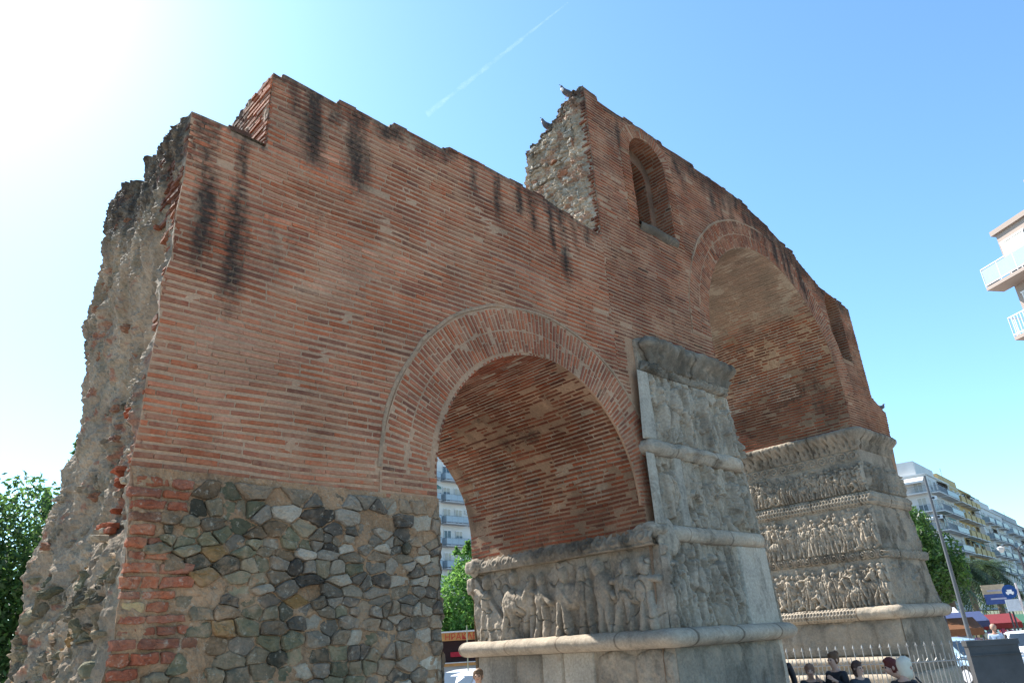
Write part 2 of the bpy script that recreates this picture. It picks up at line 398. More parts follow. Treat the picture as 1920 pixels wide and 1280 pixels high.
# back of the wall (behind the camera's view but it shades the vaults)
def backpoly(pts, y):
    b2 = bmesh.new(); vs = [b2.verts.new((p[0], y, p[1])) for p in pts]
    for i in range(len(vs)): b2.edges.new((vs[i], vs[(i+1) % len(vs)]))
    bmesh.ops.triangle_fill(b2, use_beauty=True, edges=b2.edges[:]); b2.verts.index_update()
    V = np.array([v.co[:] for v in b2.verts]); F = np.array([[v.index for v in f.verts] for f in b2.faces]); b2.free(); mb.add(V, F, CORE)
arcM = arcpts(*MC, 0, 180, 40); arcS = arcpts(*SC, 0, 180, 36)
backpoly([(2.9, -2.3), (2.9, 6.2), (12.99, 6.2), (12.99, 8.8), (15.5, 10.2)]+[p for p in TOP if p[0] > 16.6 ]+[(22.3, 6.25), (23.1, 5.9), (22.6, -2.3), (20.21, -2.3)]+arcM+[(13.49, -2.3), (10.19, -2.3)]+arcS+[(5.75, -2.3)], YB)
mb.add([[3.1, 8.85, 6.2], [9.93, 8.85, 6.2], [9.93, 8.85, 7.4], [3.1, 8.85, 7.4]], [[0, 1, 2, 3]], CORE)
mb.add([[9.95, 9.25, 6.2], [13, 9.25, 6.2], [13, 9.25, 10.15], [9.95, 9.25, 10.15]], [[0, 1, 2, 3]], CORE)
mb.add([[9.95, 9.25, 10.15], [13, 9.25, 10.15], [13, 8.3, 10.45], [9.95, 8.3, 10.45]], [[0, 1, 2, 3]], CORE)
mb.add([[9.95, 8.3, 10.45], [13, 8.3, 10.45], [13, 7.75, 10.93], [9.95, 7.75, 10.93]], [[0, 1, 2, 3]], CORE)
mb.add([[3.0, 8.85, 6.2], [13, 8.85, 6.2], [13, YB, 6.2], [3.0, YB, 6.2]], [[0, 1, 2, 3]], CORE)
mb.add([[13, 9.3, 6.2], [13, YB, 6.2], [13, YB, 8.8], [13, 9.3, 9.6]], [[0, 1, 2, 3]], CORE)
def MF(u, v, w): return np.stack([u, YF-w, v], -1)
def frontcol(u, v, n):
    c = pick(n)
    k = fbm(u*.5, v*1.6, seed=77)                          # bands of redder and browner courses
    c = c*(1+.34*k[:, None])*np.array([.95, .93, .93])
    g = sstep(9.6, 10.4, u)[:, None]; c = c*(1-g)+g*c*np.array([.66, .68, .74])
    pale = (sstep(.4, .9, fbm(u*.7+9, v*.9, seed=78))*.5)[:, None]; c = c*(1-pale)+pale*np.array([.40, .24, .175])
    return c
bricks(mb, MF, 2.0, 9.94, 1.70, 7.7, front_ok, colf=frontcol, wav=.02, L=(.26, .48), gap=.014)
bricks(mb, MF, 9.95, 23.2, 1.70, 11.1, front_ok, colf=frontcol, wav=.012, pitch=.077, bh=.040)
# rows of broken header bricks along the top edge
for x in np.arange(2.2, 22.2, .19):
    if random.random() < .45: continue
    z = float(top(x)); l = random.uniform(.12, .34); y0 = YF+random.uniform(-.015, .12)
    if abs(float(top(x+l))-z) > .15: continue
    mb.box((x, y0, z-.012), (x+l, y0+.3, z+random.uniform(.03, .055)), (*(PAL[random.randrange(6)]*.45), .75))
mb.build('brick_wall', M_BRICK, arch)

# -------- arch rings (voussoir bricks)
def ring(name, cx, cz, r0, r1, a0, a1, ok, rows=2, extra=None, colf=None, dx=0):
    mb = MB(); rm = (r0+r1)/2
    def M(u, v, w):
        a = v/rm; return np.stack([cx+dx*(u-r0)/(r1-r0)+u*np.cos(a), YF-.012-w, cz+u*np.sin(a)], -1)
    U, V = np.meshgrid(np.linspace(r0, r1, 8), np.linspace(a0*rm, a1*rm, 90), indexing='ij')
    P = M(U, V, U*0); mb.grid(P, mortar_col(P[..., 0], P[..., 2]))
    for e in (r0, r1):                                   # ring edges turn into the wall
        q = np.linspace(a0*rm, a1*rm, 90); A = M(np.full(90, e), q, np.zeros(90)); B = A.copy(); B[:, 1] = YF+.03
        mb.grid(np.stack([A, B]), mortar_col(np.stack([A, B])[..., 0], np.stack([A, B])[..., 2]))
    h = (r1-r0)/rows
    for k in range(rows):
        def M2(u, v, w, k=k): return M(r0+k*h+u, v, w)
        bricks(mb, M2, .008, h-.02, a0*rm, a1*rm, (lambda u, v, k=k: ok(*[float(t) for t in M2(np.array([u]), np.array([v]), np.zeros(1))[0][[0, 2]]])), pitch=.078, bh=.042, L=(h*.45, h*1.02), skip=.02, wav=.004, colf=colf)
    if extra: extra(mb)
    return mb.build(name, M_BRICK, arch)
def ring_extra(mb):                                       # the ring's flat foot beside the opening, left side
    mb.add([[4.87, YF-.011, 1.70], [5.75, YF-.011, 1.70], [5.75, YF-.011, 2.08], [4.87, YF-.011, 2.08]], [[0, 1, 2, 3]], mortar_col(np.array([5., 5.7, 5.7, 5]), np.array([1.7, 1.7, 2, 2])))
    bricks(mb, lambda u, v, w: np.stack([u, YF-.012-w, v], -1), 4.9, 5.74, 1.73, 2.08, lambda u, v: True, L=(.3, .42), colf=lambda u, v, n: pick(n)*np.array([.95, .9, .9]))
def ringcol(u, v, n): return pick(n)*np.array([.90, .88, .90])
ring('arch_ring', SO[0], SO[1], 2.24, SO[2]-.02, .0, math.pi, lambda x, z: x < 10.42 and z > 2.04, extra=ring_extra, colf=ringcol, dx=0)
ring('arch_ring', MC[0], MC[1], MC[2]+.01, MO[2], 0.0, math.pi, lambda x, z: z < top(x)-.03, colf=lambda u, v, n: pick(n)*np.array([.72, .72, .76]))
# thin hood line round the main ring
for (cx, cz, r, wd) in ((SO[0], SO[1], SO[2]+.015, .022), (MC[0], MC[1], MO[2]+.01, .016)):
    mb = MB(); a = np.linspace(.5 if cx < 10 else 1.5, math.pi-(.02 if cx < 10 else .5), 120); rr = r+.02*vn(a*9, 1, seed=4)
    P = np.stack([np.stack([cx+(rr+d)*np.cos(a), np.full(120, YF-.02)+e, cz+(rr+d)*np.sin(a)], -1) for d, e in ((-wd-.01, .02), (-wd, 0), (wd, 0), (wd+.01, .02))])
    mb.grid(P, (.33, .24, .18, .2), flip=True)
    mb.build('ring_joint', M_BRICK, arch)

# -------- vaults
def vault(name, cx, cz, r, zlo, xs, seed, mat=M_VAULT, yb=YB, colf=None, lo2=None):
    """soffit with jambs; arc-length parameter v runs up the left jamb, over, and down the right one"""
    hl = cz-zlo; Ltot = math.pi*r+hl+(cz-(lo2 if lo2 is not None else zlo))
    def path(v):
        v = np.asarray(v, float); a = math.pi-(v-hl)/r; a = np.clip(a, 0, math.pi)
        x = cx+r*np.cos(a); z = cz+r*np.sin(a)
        z = np.where(v < hl, zlo+v, z); z = np.where(v > hl+math.pi*r, cz-(v-hl-math.pi*r), z)
        nx = -np.cos(a); nz = -np.sin(a); return x, z, nx, nz
    def M(u, v, w):
        x, z, nx, nz = path(v); return np.stack([x+nx*w, u+0*w, z+nz*w], -1)
    mb = MB(); nu, nv = 60, int(Ltot/.09)
    U, V = np.meshgrid(np.linspace(YF-.005, yb, nu), np.linspace(0, Ltot, nv), indexing='ij')
    D = .012*fbm(U*2, V*2, seed=seed)
    P = M(U, V, D)
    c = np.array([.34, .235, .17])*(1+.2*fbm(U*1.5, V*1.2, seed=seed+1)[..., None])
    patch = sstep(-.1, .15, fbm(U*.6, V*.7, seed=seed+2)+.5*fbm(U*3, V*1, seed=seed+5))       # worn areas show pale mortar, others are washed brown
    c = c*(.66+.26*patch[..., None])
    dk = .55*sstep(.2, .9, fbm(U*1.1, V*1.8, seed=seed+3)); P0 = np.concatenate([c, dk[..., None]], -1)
    if colf: P0 = colf(U, V, P0, P)
    mb.grid(P, P0, flip=True)
    def ok(u, v): return True
    def bc(u, v, n):
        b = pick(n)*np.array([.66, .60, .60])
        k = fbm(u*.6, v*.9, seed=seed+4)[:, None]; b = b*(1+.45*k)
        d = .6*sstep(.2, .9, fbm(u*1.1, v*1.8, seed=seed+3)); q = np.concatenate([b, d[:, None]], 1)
        if colf:
            _, z, _, _ = path(v); q = colf(u, v, q, None, z=z)
        return q
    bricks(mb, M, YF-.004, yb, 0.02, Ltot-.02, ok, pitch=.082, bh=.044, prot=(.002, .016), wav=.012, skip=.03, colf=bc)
    return mb.build(name, mat, arch)
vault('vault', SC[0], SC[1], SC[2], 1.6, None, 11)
def maincol(u, v, c, P, z=None):
    z = P[..., 2] if P is not None else z
    k = sstep(8.2, 8.7, z+.3*vn(u*1.3, v*.7, seed=8))
    g = np.array([.36, .315, .265])
    if P is not None:
        c[..., :3] = c[..., :3]*(1-k[..., None])+k[..., None]*g*(1+.12*fbm(u*4, v*4, seed=5)[..., None]); c[..., 3] *= 1-.6*k
        s_ = sstep(6.8, 7.4, z)*(1-sstep(7.9, 8.5, z)); c[..., :3] = c[..., :3]*(1-.5*s_[..., None])+.5*s_[..., None]*np.array([.44, .33, .24])
    else:
        c[:, :3] = c[:, :3]*(1-.75*k[:, None])+.75*k[:, None]*g*.8
        dk = sstep(.1, .35, fbm(u*.8, v*1.3, seed=66)); c[:, 3] = np.maximum(c[:, 3], .42*dk*(1-k))
    return c
vault('vault', MC[0], MC[1], MC[2], 4.5, None, 21, colf=maincol, yb=11.55)

# -------- niches
def niche(name, n, ringw, depth, inner):
    mb = MB(); c = (n[0]+n[1])/2; r = (n[1]-n[0])/2; hl = n[3]-n[2]
    def jamb(rr, y0, y1, dark):
        def M(u, v, w):
            v = np.asarray(v, float); a = np.clip(math.pi-(v-hl)/rr, 0, math.pi); x = c+rr*np.cos(a); z = n[3]+rr*np.sin(a)
            z = np.where(v < hl, n[2]+v, z); z = np.where(v > hl+math.pi*rr, n[3]-(v-hl-math.pi*rr), z)
            return np.stack([x-np.cos(a)*w, u+0*w, z-np.sin(a)*w], -1)
        L = 2*hl+math.pi*rr; U, V = np.meshgrid(np.linspace(y0, y1, 12), np.linspace(0, L, 80), indexing='ij')
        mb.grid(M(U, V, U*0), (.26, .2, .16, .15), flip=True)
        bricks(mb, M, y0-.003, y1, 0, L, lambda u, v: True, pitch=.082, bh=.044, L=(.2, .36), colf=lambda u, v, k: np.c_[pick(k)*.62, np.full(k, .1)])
    jamb(r, YF-.005, YF+depth, 1)
    # step back face, then inner recess
    ri = inner; y1 = YF+depth
    th = np.linspace(0, math.pi, 30)
    A = np.array([[c+r*math.cos(t), y1, n[3]+r*math.sin(t)] for t in th]+[[n[0], y1, n[2]]]); A = np.vstack([[n[1], y1, n[2]], A])
    B = np.array([[c+ri*math.cos(t), y1, n[3]-.15+ri*math.sin(t)] for t in th]+[[c-ri, y1, n[2]]]); B = np.vstack([[c+ri, y1, n[2]], B])
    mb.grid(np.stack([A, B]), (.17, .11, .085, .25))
    old = n; nn = (c-ri, c+ri, n[2], n[3]-.15)
    hl2 = nn[3]-nn[2]
    def M3(u, v, w):
        v = np.asarray(v, float); a = np.clip(math.pi-(v-hl2)/ri, 0, math.pi); x = c+ri*np.cos(a); z = nn[3]+ri*np.sin(a)
        z = np.where(v < hl2, nn[2]+v, z); z = np.where(v > hl2+math.pi*ri, nn[3]-(v-hl2-math.pi*ri), z)
        return np.stack([x-np.cos(a)*w, u+0*w, z-np.sin(a)*w], -1)
    L = 2*hl2+math.pi*ri; U, V = np.meshgrid(np.linspace(y1, y1+.45, 8), np.linspace(0, L, 60), indexing='ij')
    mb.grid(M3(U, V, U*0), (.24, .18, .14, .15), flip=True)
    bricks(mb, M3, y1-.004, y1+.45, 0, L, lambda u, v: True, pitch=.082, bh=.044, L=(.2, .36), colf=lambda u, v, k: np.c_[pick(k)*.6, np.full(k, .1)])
    U, V = np.meshgrid(np.linspace(n[0], n[1], 12), np.linspace(n[2], n[3]+r, 24), indexing='ij')
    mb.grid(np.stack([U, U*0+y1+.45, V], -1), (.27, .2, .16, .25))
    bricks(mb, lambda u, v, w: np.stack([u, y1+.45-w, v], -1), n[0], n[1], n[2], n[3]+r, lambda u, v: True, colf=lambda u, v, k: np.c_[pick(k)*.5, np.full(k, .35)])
    mb.add([[n[0]-.02, YF-.01, n[2]], [n[1]+.02, YF-.01, n[2]], [n[1], y1+.5, n[2]], [n[0], y1+.5, n[2]]], [[0, 1, 2, 3]], (.2, .17, .14, .4))
    if ringw:                                               # brick ring round the head of the niche
        rm = r+ringw/2
        def M4(u, v, w): a = v/rm; return np.stack([c+(r+u)*np.cos(a), YF-.012-w, n[3]+(r+u)*np.sin(a)], -1)
        U, V = np.meshgrid(np.linspace(0, ringw, 5), np.linspace(0, math.pi*rm, 40), indexing='ij'); P = M4(U, V, U*0); mb.grid(P, mortar_col(P[..., 0], P[..., 2]))
        bricks(mb, M4, .005, ringw-.01, 0, math.pi*rm, lambda u, v: True, pitch=.075, bh=.042, L=(.28, .33), colf=lambda u, v, k: np.c_[pick(k)*.72, np.full(k, .12)])
        for sgn in (-1, 1):
            x0 = n[1] if sgn > 0 else n[0]-ringw
            bricks(mb, lambda u, v, w: np.stack([u, YF-.006-w, v], -1), x0+.005, x0+ringw, n[2]-.1, n[3], lambda u, v: True, L=(.28, .4), colf=lambda u, v, k: np.c_[pick(k)*.7, np.full(k, .1)])
        U = np.linspace(n[0]-.02, n[1]+.02, 12)
        P = np.stack([np.stack([U, np.full(12, y), np.full(12, z)], -1) for y, z in ((YF+.3, n[2]+.04), (YF-.06, n[2]+.03), (YF-.09, n[2]-.03), (YF-.05, n[2]-.12), (YF+.02, n[2]-.17))])
        P[1:4, :, 1] -= .03*np.sin(np.linspace(0, np.pi, 12)); P[..., 2] += .02*vn(P[..., 0]*4, P[..., 1]*6, seed=2)
        o = MB(); o.grid(P, (.11, .095, .08, .4), flip=True); sl_ = o
    ob = mb.build(name, M_BRICK, arch)
    if ringw: sl_.build('sill', M_MARBLE, ob, True)
    return ob
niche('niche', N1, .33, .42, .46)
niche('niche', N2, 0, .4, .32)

# -------- stones (rounded polygons bulging out of the mortar)
def stone(mb, M, poly, h, col, seed):
    p = np.asarray(poly, float)
    q = np.roll(p, -1, 0); p = np.stack([.88*p+.12*q, .12*p+.88*q], 1).reshape(-1, 2)
    q = np.roll(p, -1, 0); p = np.stack([p, .5*p+.5*q], 1).reshape(-1, 2)
    c = p.mean(0); k = len(p); d = p-c
    rr = 1+.13*vn(np.arange(k)*.7, seed*3.1, seed=seed % 97)
    rings = []
    for s_, w in ((1.03, -.02), (.99, h*.45), (.90, h*.85), (.6, h*.97), (.3, h*1.0)):
        q = c+d*(s_*rr)[:, None]; q = q+.010*np.stack([vn(q[:, 0]*16, q[:, 1]*16, seed=5), vn(q[:, 0]*16, q[:, 1]*16, seed=6)], -1)
        ww = w+h*.38*fbm(q[:, 0]*11, q[:, 1]*11, seed=seed % 1000, oc=3)*(w > 0)
        rings.append(M(q[:, 0], q[:, 1], ww))
    P = np.stack(rings); cc = np.r_[col, 0] if len(col) == 3 else np.asarray(col)
    mb.grid(P, cc, wrap=True, flip=False)
    cen = M(np.array([c[0]]), np.array([c[1]]), np.array([h])); V = np.vstack([P[-1], cen])
    mb.add(V, [[i, (i+1) % k, k] for i in range(k)], cc)
def clip(poly, p, n):                                     # keep side where (q-p).n < 0
    out_ = []
    for i in range(len(poly)):
        a, b = poly[i], poly[(i+1) % len(poly)]; da = np.dot(a-p, n); db = np.dot(b-p, n)
        if da <= 0: out_.append(a)
        if da*db < 0: out_.append(a+(b-a)*(da/(da-db)))
    return out_
MS2_ref = [None]
def stones(mb, M, u0, u1, v0, v1, ok, su=.24, sv=.17, gap=.014, h=(.02, .05), colf=None, seed=1, drop=.04):
    r = np.random.default_rng(seed); pts = []; v = v0
    while v < v1:
        rh = sv*r.choice([.55, .9, 1.3, 1.6]); u = u0-r.uniform(0, su)
        while u < u1+su:
            l = su*r.choice([.35, .6, .9, 1.2, 1.6])*r.uniform(.85, 1.15); pts.append((u+l/2, v+rh/2+r.uniform(-.22, .22)*rh)); u += l
        v += rh
    pts = np.array(pts); sc = np.array([1, su/sv*.8]); q = pts*sc
    for i, p in enumerate(pts):
        if not ok(p[0], p[1]) or r.random() < drop: continue
        d = ((q-q[i])**2).sum(1); nb = np.argsort(d)[1:14]
        poly = [q[i]+np.array(t)*su*2 for t in ((-1, -1), (1, -1), (1, 1), (-1, 1))]
        for j in nb:
            n_ = q[j]-q[i]; L = np.linalg.norm(n_); poly = clip(poly, (q[i]+q[j])/2-n_/L*gap*r.uniform(.6, 1.8), n_/L)
            if len(poly) < 3: break
        if len(poly) < 3: continue
        P = np.array(poly)/sc
        if (P.max(0)-P.min(0)).min() < .03: continue
        if M is MS2_ref[0] and (P[:, 0].min() < u0 or P[:, 0].max() > u1): continue
        P[:, 0] = np.clip(P[:, 0], u0, u1); P[:, 1] = np.clip(P[:, 1], v0, v1)
        if np.ptp(P[:, 1]) < .035: continue
        stone(mb, M, P, r.uniform(*h), colf(p[0], p[1], r), int(r.integers(1, 99999)))
GREEN = [(.165, .155, .105), (.13, .13, .09), (.20, .185, .13), (.085, .08, .063), (.17, .12, .08), (.26, .16, .07), (.22, .185, .135), (.15, .13, .095), (.44, .34, .25)]
GREY = [(.155, .138, .12), (.095, .085, .077), (.21, .185, .16), (.36, .32, .28), (.29, .255, .215), (.19, .155, .12), (.26, .20, .15), (.43, .39, .34)]
def rubcol(x, z, r):
    g = 1/(1+math.exp((x-3.75+.3*(z-.6))*3.2))
    c = np.array(GREEN[r.choice(9, p=[.2, .18, .12, .12, .12, .04, .1, .1, .02])] if r.random() < g else GREY[r.choice(8, p=[.2, .2, .15, .13, .12, .1, .06, .04])])
    return c*r.uniform(.65, 1.25)
mb = MB()
U, V = np.meshgrid(np.arange(2.02, 5.76, .019), np.arange(-2.15, 1.815, .019), indexing='ij')
U[-1, :] = 5.76
D = .044+.026*fbm(U*3.2, V*3.2, seed=50)+.018*fbm(U*9, V*9, seed=51)+.010*fbm(U*26, V*26, seed=52); D = np.maximum(D, .012); D[-1, :] = .03
c = np.array([.33, .215, .14])*(1+.22*fbm(U*3, V*3, seed=53)[..., None]); c = np.concatenate([c, .3*sstep(.2, .6, fbm(U*2, V*2, seed=54))[..., None]], -1)
U2 = np.maximum(U, xl(V)+.03*vn(V*6, 3))
PG = np.stack([U2, YF-D, V], -1); mb.grid(PG, c, flip=True)
mb.grid(np.stack([PG[-1], PG[-1]+np.array([0, .1, 0])]), c[-2:], flip=True)
mb.grid(np.stack([PG[:, -1], PG[:, -1]+np.array([0, .06, .012])], 1), c[:, -2:], flip=True)
MFr = lambda u, v, w: np.stack([u, YF-.028-w, v], -1)
def quoin_w(z): return 2.58+.16*math.sin(z*4.1)+.14*math.sin(z*9.7)+.10*math.sin(z*47)-.25*max(0, .6-z)*.6
stones(mb, MFr, 2.0, 5.74, -1.9, 1.74, lambda u, v: u > quoin_w(v) and v < 1.69, su=.235, sv=.125, gap=.004, h=(.018, .085), drop=.05, colf=rubcol, seed=5)
# thick red corner bricks, with returns on the broken side
z = -.75; k = 0
while z < 1.72:
    hh = random.uniform(.085, .12); xe = quoin_w(z+.05); x = float(xl(z))+random.uniform(-.04, .03)
    while x < xe-.03:
        l = min(random.uniform(.16, .42), xe-x+.05)
        col = random.choice([(.31, .10, .06), (.28, .11, .075), (.34, .11, .06)]) if random.random() > .1 else random.choice([(.42, .31, .17), (.2, .09, .06)])
        if z < .0 and random.random() < .35: col = random.choice(GREEN)
        stone(mb, MFr, [(x, z+.006), (x+l/2, z+random.uniform(-.004, .01)), (x+l-.012, z+.006), (x+l-.012, z+hh-.012), (x+l/2, z+hh-.01), (x, z+hh-.012)], random.uniform(.02, .06), np.array(col)*random.uniform(.8, 1.15), k+50)
        x += l; k += 1
    z += hh+.012
mb.build('rubble_base', M_RUBBLE, arch)

# -------- broken end (the torn cross-section of the wall)
def ztop(y): return 6.16+(np.asarray(y)-7.5)*.275
Yv = np.concatenate([np.arange(7.5, 9.6, .024), np.arange(9.6, 12.25, .034)]); T = np.linspace(0, 1, 330)
Yg, Tg = np.meshgrid(Yv, T, indexing='ij'); Zg = -2.3+Tg*(ztop(Yg)+2.3+.07*vn(Yg*3, 1, seed=6)+.02*vn(Yg*15, 1, seed=61))
f = sstep(7.5, 11.8, Yg); x0 = xl(Zg)*(1-f)+f*np.interp(Zg, [-2.3, .5, 1.2, 2, 7.5], [2.02, 2.16, 2.28, 2.40, 2.34])
low = (1-sstep(1.15, 1.4, Zg+.12*vn(Yg*3, 0, seed=8)))*(1-sstep(9.0, 9.35, Yg+.15*vn(Zg*3, 0, seed=7)))
rec = sstep(7.62, 8.1, Yg)*(1-.9*sstep(10.3, 11.8, Yg))
x0 = x0+.30*rec*(1-low)*(1-1.0*sstep(3.0, 5.2, Zg))+.10*rec*low
hole = np.exp(-((Yg-8.6)/.75)**2-((Zg-1.95)/.6)**2); x0 = x0+.28*hole
rg = 1-np.abs(fbm(Yg*1.4+.35*Zg, Zg*.9, seed=71)); e = sstep(0, .25, Yg-7.5)
plast = sstep(.1, .4, 1-np.abs((Yg-8.35-.25*vn(Zg*.8, 2, seed=3)-.25*vn(Zg*2.8, 7, seed=3))/(.45+.16*(5.4-Zg))))*sstep(1.9, 2.7, Zg+.3*vn(Yg*2, 5))*(1-sstep(4.6, 5.3, Zg+.3*vn(Yg*2, 1)))
rough_ = 1-.65*plast
crs = np.abs(((Zg+.02*vn(Yg*2, Zg))/.088) % 1-.5)*2                      # eroded courses
disp = e*(.11*fbm(Yg*.9, Zg*.8, seed=72)+.10*(rg-.8)+rough_*(.065*fbm(Yg*3, Zg*3.0, seed=73)+.045*np.abs(fbm(Yg*6, Zg*7, seed=74))+.018*fbm(Yg*20, Zg*24, seed=75))+plast*.09*(1-2*np.abs(fbm(Yg*2.4+.8*Zg, Zg*.55, seed=79))))
crsm = sstep(.0, .3, fbm(Yg*.9, Zg*.7, seed=76)+.25*sstep(4.2, 5.4, Zg)-.4*sstep(9, 10.5, Yg)+.2); disp += e*rough_*.030*crs*crsm*(Zg > 1.9)
nst = 1-np.clip(np.abs(vn(Yg*5, Zg*6, seed=90))*2, 0, 1); disp += e*.05*nst*sstep(0, 1, (Zg < 1.6)*1.0+.0)
Xg = x0-disp
MB_ = np.array([.30, .245, .195]); c = MB_*(1+.22*fbm(Yg*3, Zg*3, seed=80)[..., None])
red = sstep(.25, .55, fbm(Yg*4, Zg*9, seed=81)+.8*hole+.12*crsm-.3+.35*(1-sstep(2.3, 3.0, Zg))*sstep(1.0, 1.4, Zg)*(1-sstep(9.6, 10.4, Yg))-.35*low)*(1-.8*plast)
red *= .85; c = c*(1-red[..., None])+red[..., None]*np.array([.28, .115, .075])
stn = .8*sstep(.22, .55, fbm(Yg*5+3, Zg*6, seed=82)+.22*(Zg < 1.6))*(1-red)*(1-plast)
c = c*(1-stn[..., None])+stn[..., None]*np.array([.235, .205, .16])
dark = .95*(1-sstep(.5, 1.5+.6*vn(Yg*2.5, 0, seed=4), ztop(Yg)-Zg))+.45*sstep(.1, .5, fbm(Yg*1.2, Zg*.8, seed=84))*(1-plast)*(Zg > 2)
mb = MB(); mb.grid(np.stack([Xg, Yg, Zg], -1), np.concatenate([c, np.clip(dark, 0, 1)[..., None]], -1))
PT = np.stack([Xg[:, -1], Yg[:, -1], Zg[:, -1]], -1); P2 = PT+np.array([.95, 0, 0]); P2[:, 0] = 3.05
mb.grid(np.stack([PT, P2], 1), (.3, .25, .2, .5)); PB = np.stack([Xg[-1], Yg[-1], Zg[-1]], -1); mb.grid(np.stack([PB, PB*[0, 1, 1]+[3, 0, 0]]), (.3, .25, .2, .3))
# brick ends returning round the corner, and courses of brick near the top
def MS(u, v, w): return np.stack([xl(v)+.02-w+.02*vn(u*3, v*4, seed=8), u, v], -1)
bricks(mb, MS, 7.5, 9.2, 4.3, 6.1, lambda u, v: u < 7.75+max(0, v-4.5)*.55+.25*math.sin(v*21), prot=(.0, .045), L=(.14, .34), colf=lambda u, v, n: np.c_[pick(n)*.75, np.clip((v-4.6)*.8, 0, .9)], jit=.008)
bricks(mb, MS, 7.5, 8.0, 1.85, 4.4, lambda u, v: u < 7.62+.10*math.sin(v*17)+.05*math.sin(v*53), prot=(-.01, .03), L=(.1, .24), colf=lambda u, v, n: np.c_[pick(n)*.85, np.full(n, .1)], jit=.01)
def MS2(u, v, w):
    i = np.clip(np.searchsorted(Yv, u), 0, len(Yv)-1); j = np.clip(((v+2.3)/(ztop(u)+2.3)*329).astype(int), 0, 329)
    return np.stack([Xg[i, j]+.025-w, u+0*w, v+0*w], -1)
MS2_ref[0] = MS2
stones(mb, MS2, 7.6, 12.1, -1.8, 1.2, lambda u, v: random.random() < .5, su=.2, sv=.15, h=(.03, .09), colf=lambda x, z, r: np.array(GREEN[r.choice(9)])*r.uniform(.9, 1.5), seed=9)
stones(mb, MS2, 9.6, 12.1, 1.3, 6.4, lambda u, v: random.random() < .10, su=.18, sv=.1, h=(.03, .08), colf=lambda x, z, r: np.array([(.27, .23, .18), (.24, .12, .08), (.2, .18, .15)][r.choice(3)])*r.uniform(.8, 1.3), seed=10)
for k in range(75):                                        # loose brick ends in the torn hole
    u = random.uniform(7.75, 9.5); v = random.uniform(1.25, 2.75)
    if ((u-8.5)/1.0)**2+((v-1.95)/.8)**2 > 1: continue
    p = MS2(np.array([u]), np.array([v]), np.array([0.]))[0]; l = random.uniform(.08, .2); cc = (.37, .10, .05) if random.random() < .8 else (.45, .4, .33)
    stone(mb, lambda a, b, w, p=p: np.stack([p[0]-w-.04, p[1]+a, p[2]+b], -1), [(0, 0), (l, .0), (l, .06), (0, .06)], random.uniform(.06, .13), np.array(cc)*random.uniform(.7, 1.1), k)
mb.build('broken_end', M_ROUGH, arch)

# -------- side of the upper block and of the tower
mb = MB()
def MU(u, v, w): return np.stack([3.08-w+.0*u, u, v], -1)
def okU(u, v): return v < 7.36-.0*(u-7.5) and u < 8.78-.35*abs(math.sin(v*7))*(v > 6.9)
U, V = np.meshgrid(np.linspace(7.5, 8.84, 50), np.linspace(6.0, 7.36, 50), indexing='ij')
Uj = U-.12*sstep(.6, 1, (U-7.5)/1.34)*(1+fbm(V*5, U, seed=3))
mb.grid(np.stack([3.08+.02*fbm(U*5, V*5)-.04*np.abs(fbm(U*6, V*8, seed=4))*sstep(8.0, 8.4, U), Uj, V], -1), np.concatenate([np.tile(MORT*.85, (50, 50, 1)), (.1+.85*sstep(7.9, 8.35, U))[..., None]], -1))
bricks(mb, MU, 7.5, 8.75, 6.05, 7.37, okU, prot=(.004, .04), jit=.005, colf=lambda u, v, n: np.c_[pick(n)*.9, .1+.7*sstep(7.9, 8.4, u)])
mb.build('upper_block_side', M_BRICK, arch)
mb = MB()
RT = [(7.5, 11.1), (7.85, 11.12), (8.1, 11.05), (8.2, 10.95), (8.3, 10.9), (8.36, 10.75), (8.5, 10.66), (8.62, 10.6), (8.9, 10.54), (9.22, 10.42), (9.3, 10.38)]
rx = [p[0] for p in RT]; rz = [p[1] for p in RT]
U, T2 = np.meshgrid(np.linspace(7.5, 9.32, 90), np.linspace(0, 1, 170), indexing='ij')
V = 7.2+T2*(np.interp(U, rx, rz)+.05*vn(U*12, 0, seed=5)-7.2)
e = sstep(7.5, 7.7, U)
zc = np.abs(((V+.015*vn(U*3, V))/.105) % 1-.5)*2
D = e*(.06*fbm(U*2, V*2, seed=11)+.07*np.abs(fbm(U*6, V*9, seed=12))+.03*zc+.02*fbm(U*22, V*25, seed=13))
Ue = U+.06*sstep(9.1, 9.32, U)*fbm(V*4, 0, seed=14)+.12*sstep(9.0, 9.32, U)*(1-sstep(9.7, 9.8, V))
c = np.array([.37, .33, .285])*(1+.25*fbm(U*3, V*3, seed=15)[..., None])
wh = sstep(.15, .4, fbm(U*3, V*5, seed=18))[..., None]; c = c*(1-.5*wh)+.5*wh*np.array([.5, .47, .42])
r_ = sstep(.22, .42, fbm(U*4, V*9, seed=16))[..., None]*.6; c = c*(1-r_)+r_*np.array([.3, .14, .09])
a_ = .25*sstep(.1, .5, fbm(U*2, V*3, seed=17))+.75*sstep(10.35, 10.8, V+.3*sstep(8.3, 9.3, U))
mb.grid(np.stack([9.93-D+.01, Ue, V], -1), np.concatenate([c, a_[..., None]], -1))
bricks(mb, lambda u, v, w: np.stack([9.93-w-.01, u, v], -1), 7.5, 8.3, 7.3, 11.08, lambda u, v: u < 7.62+.07*math.sin(v*31) or (v > 10.45 and u < 8.0+.3*math.sin(v*9)), prot=(0, .035), jit=.005, L=(.12, .3), colf=lambda u, v, n: np.c_[pick(n)*.65, np.clip(.2+(v-10.3), 0.15, .6)])
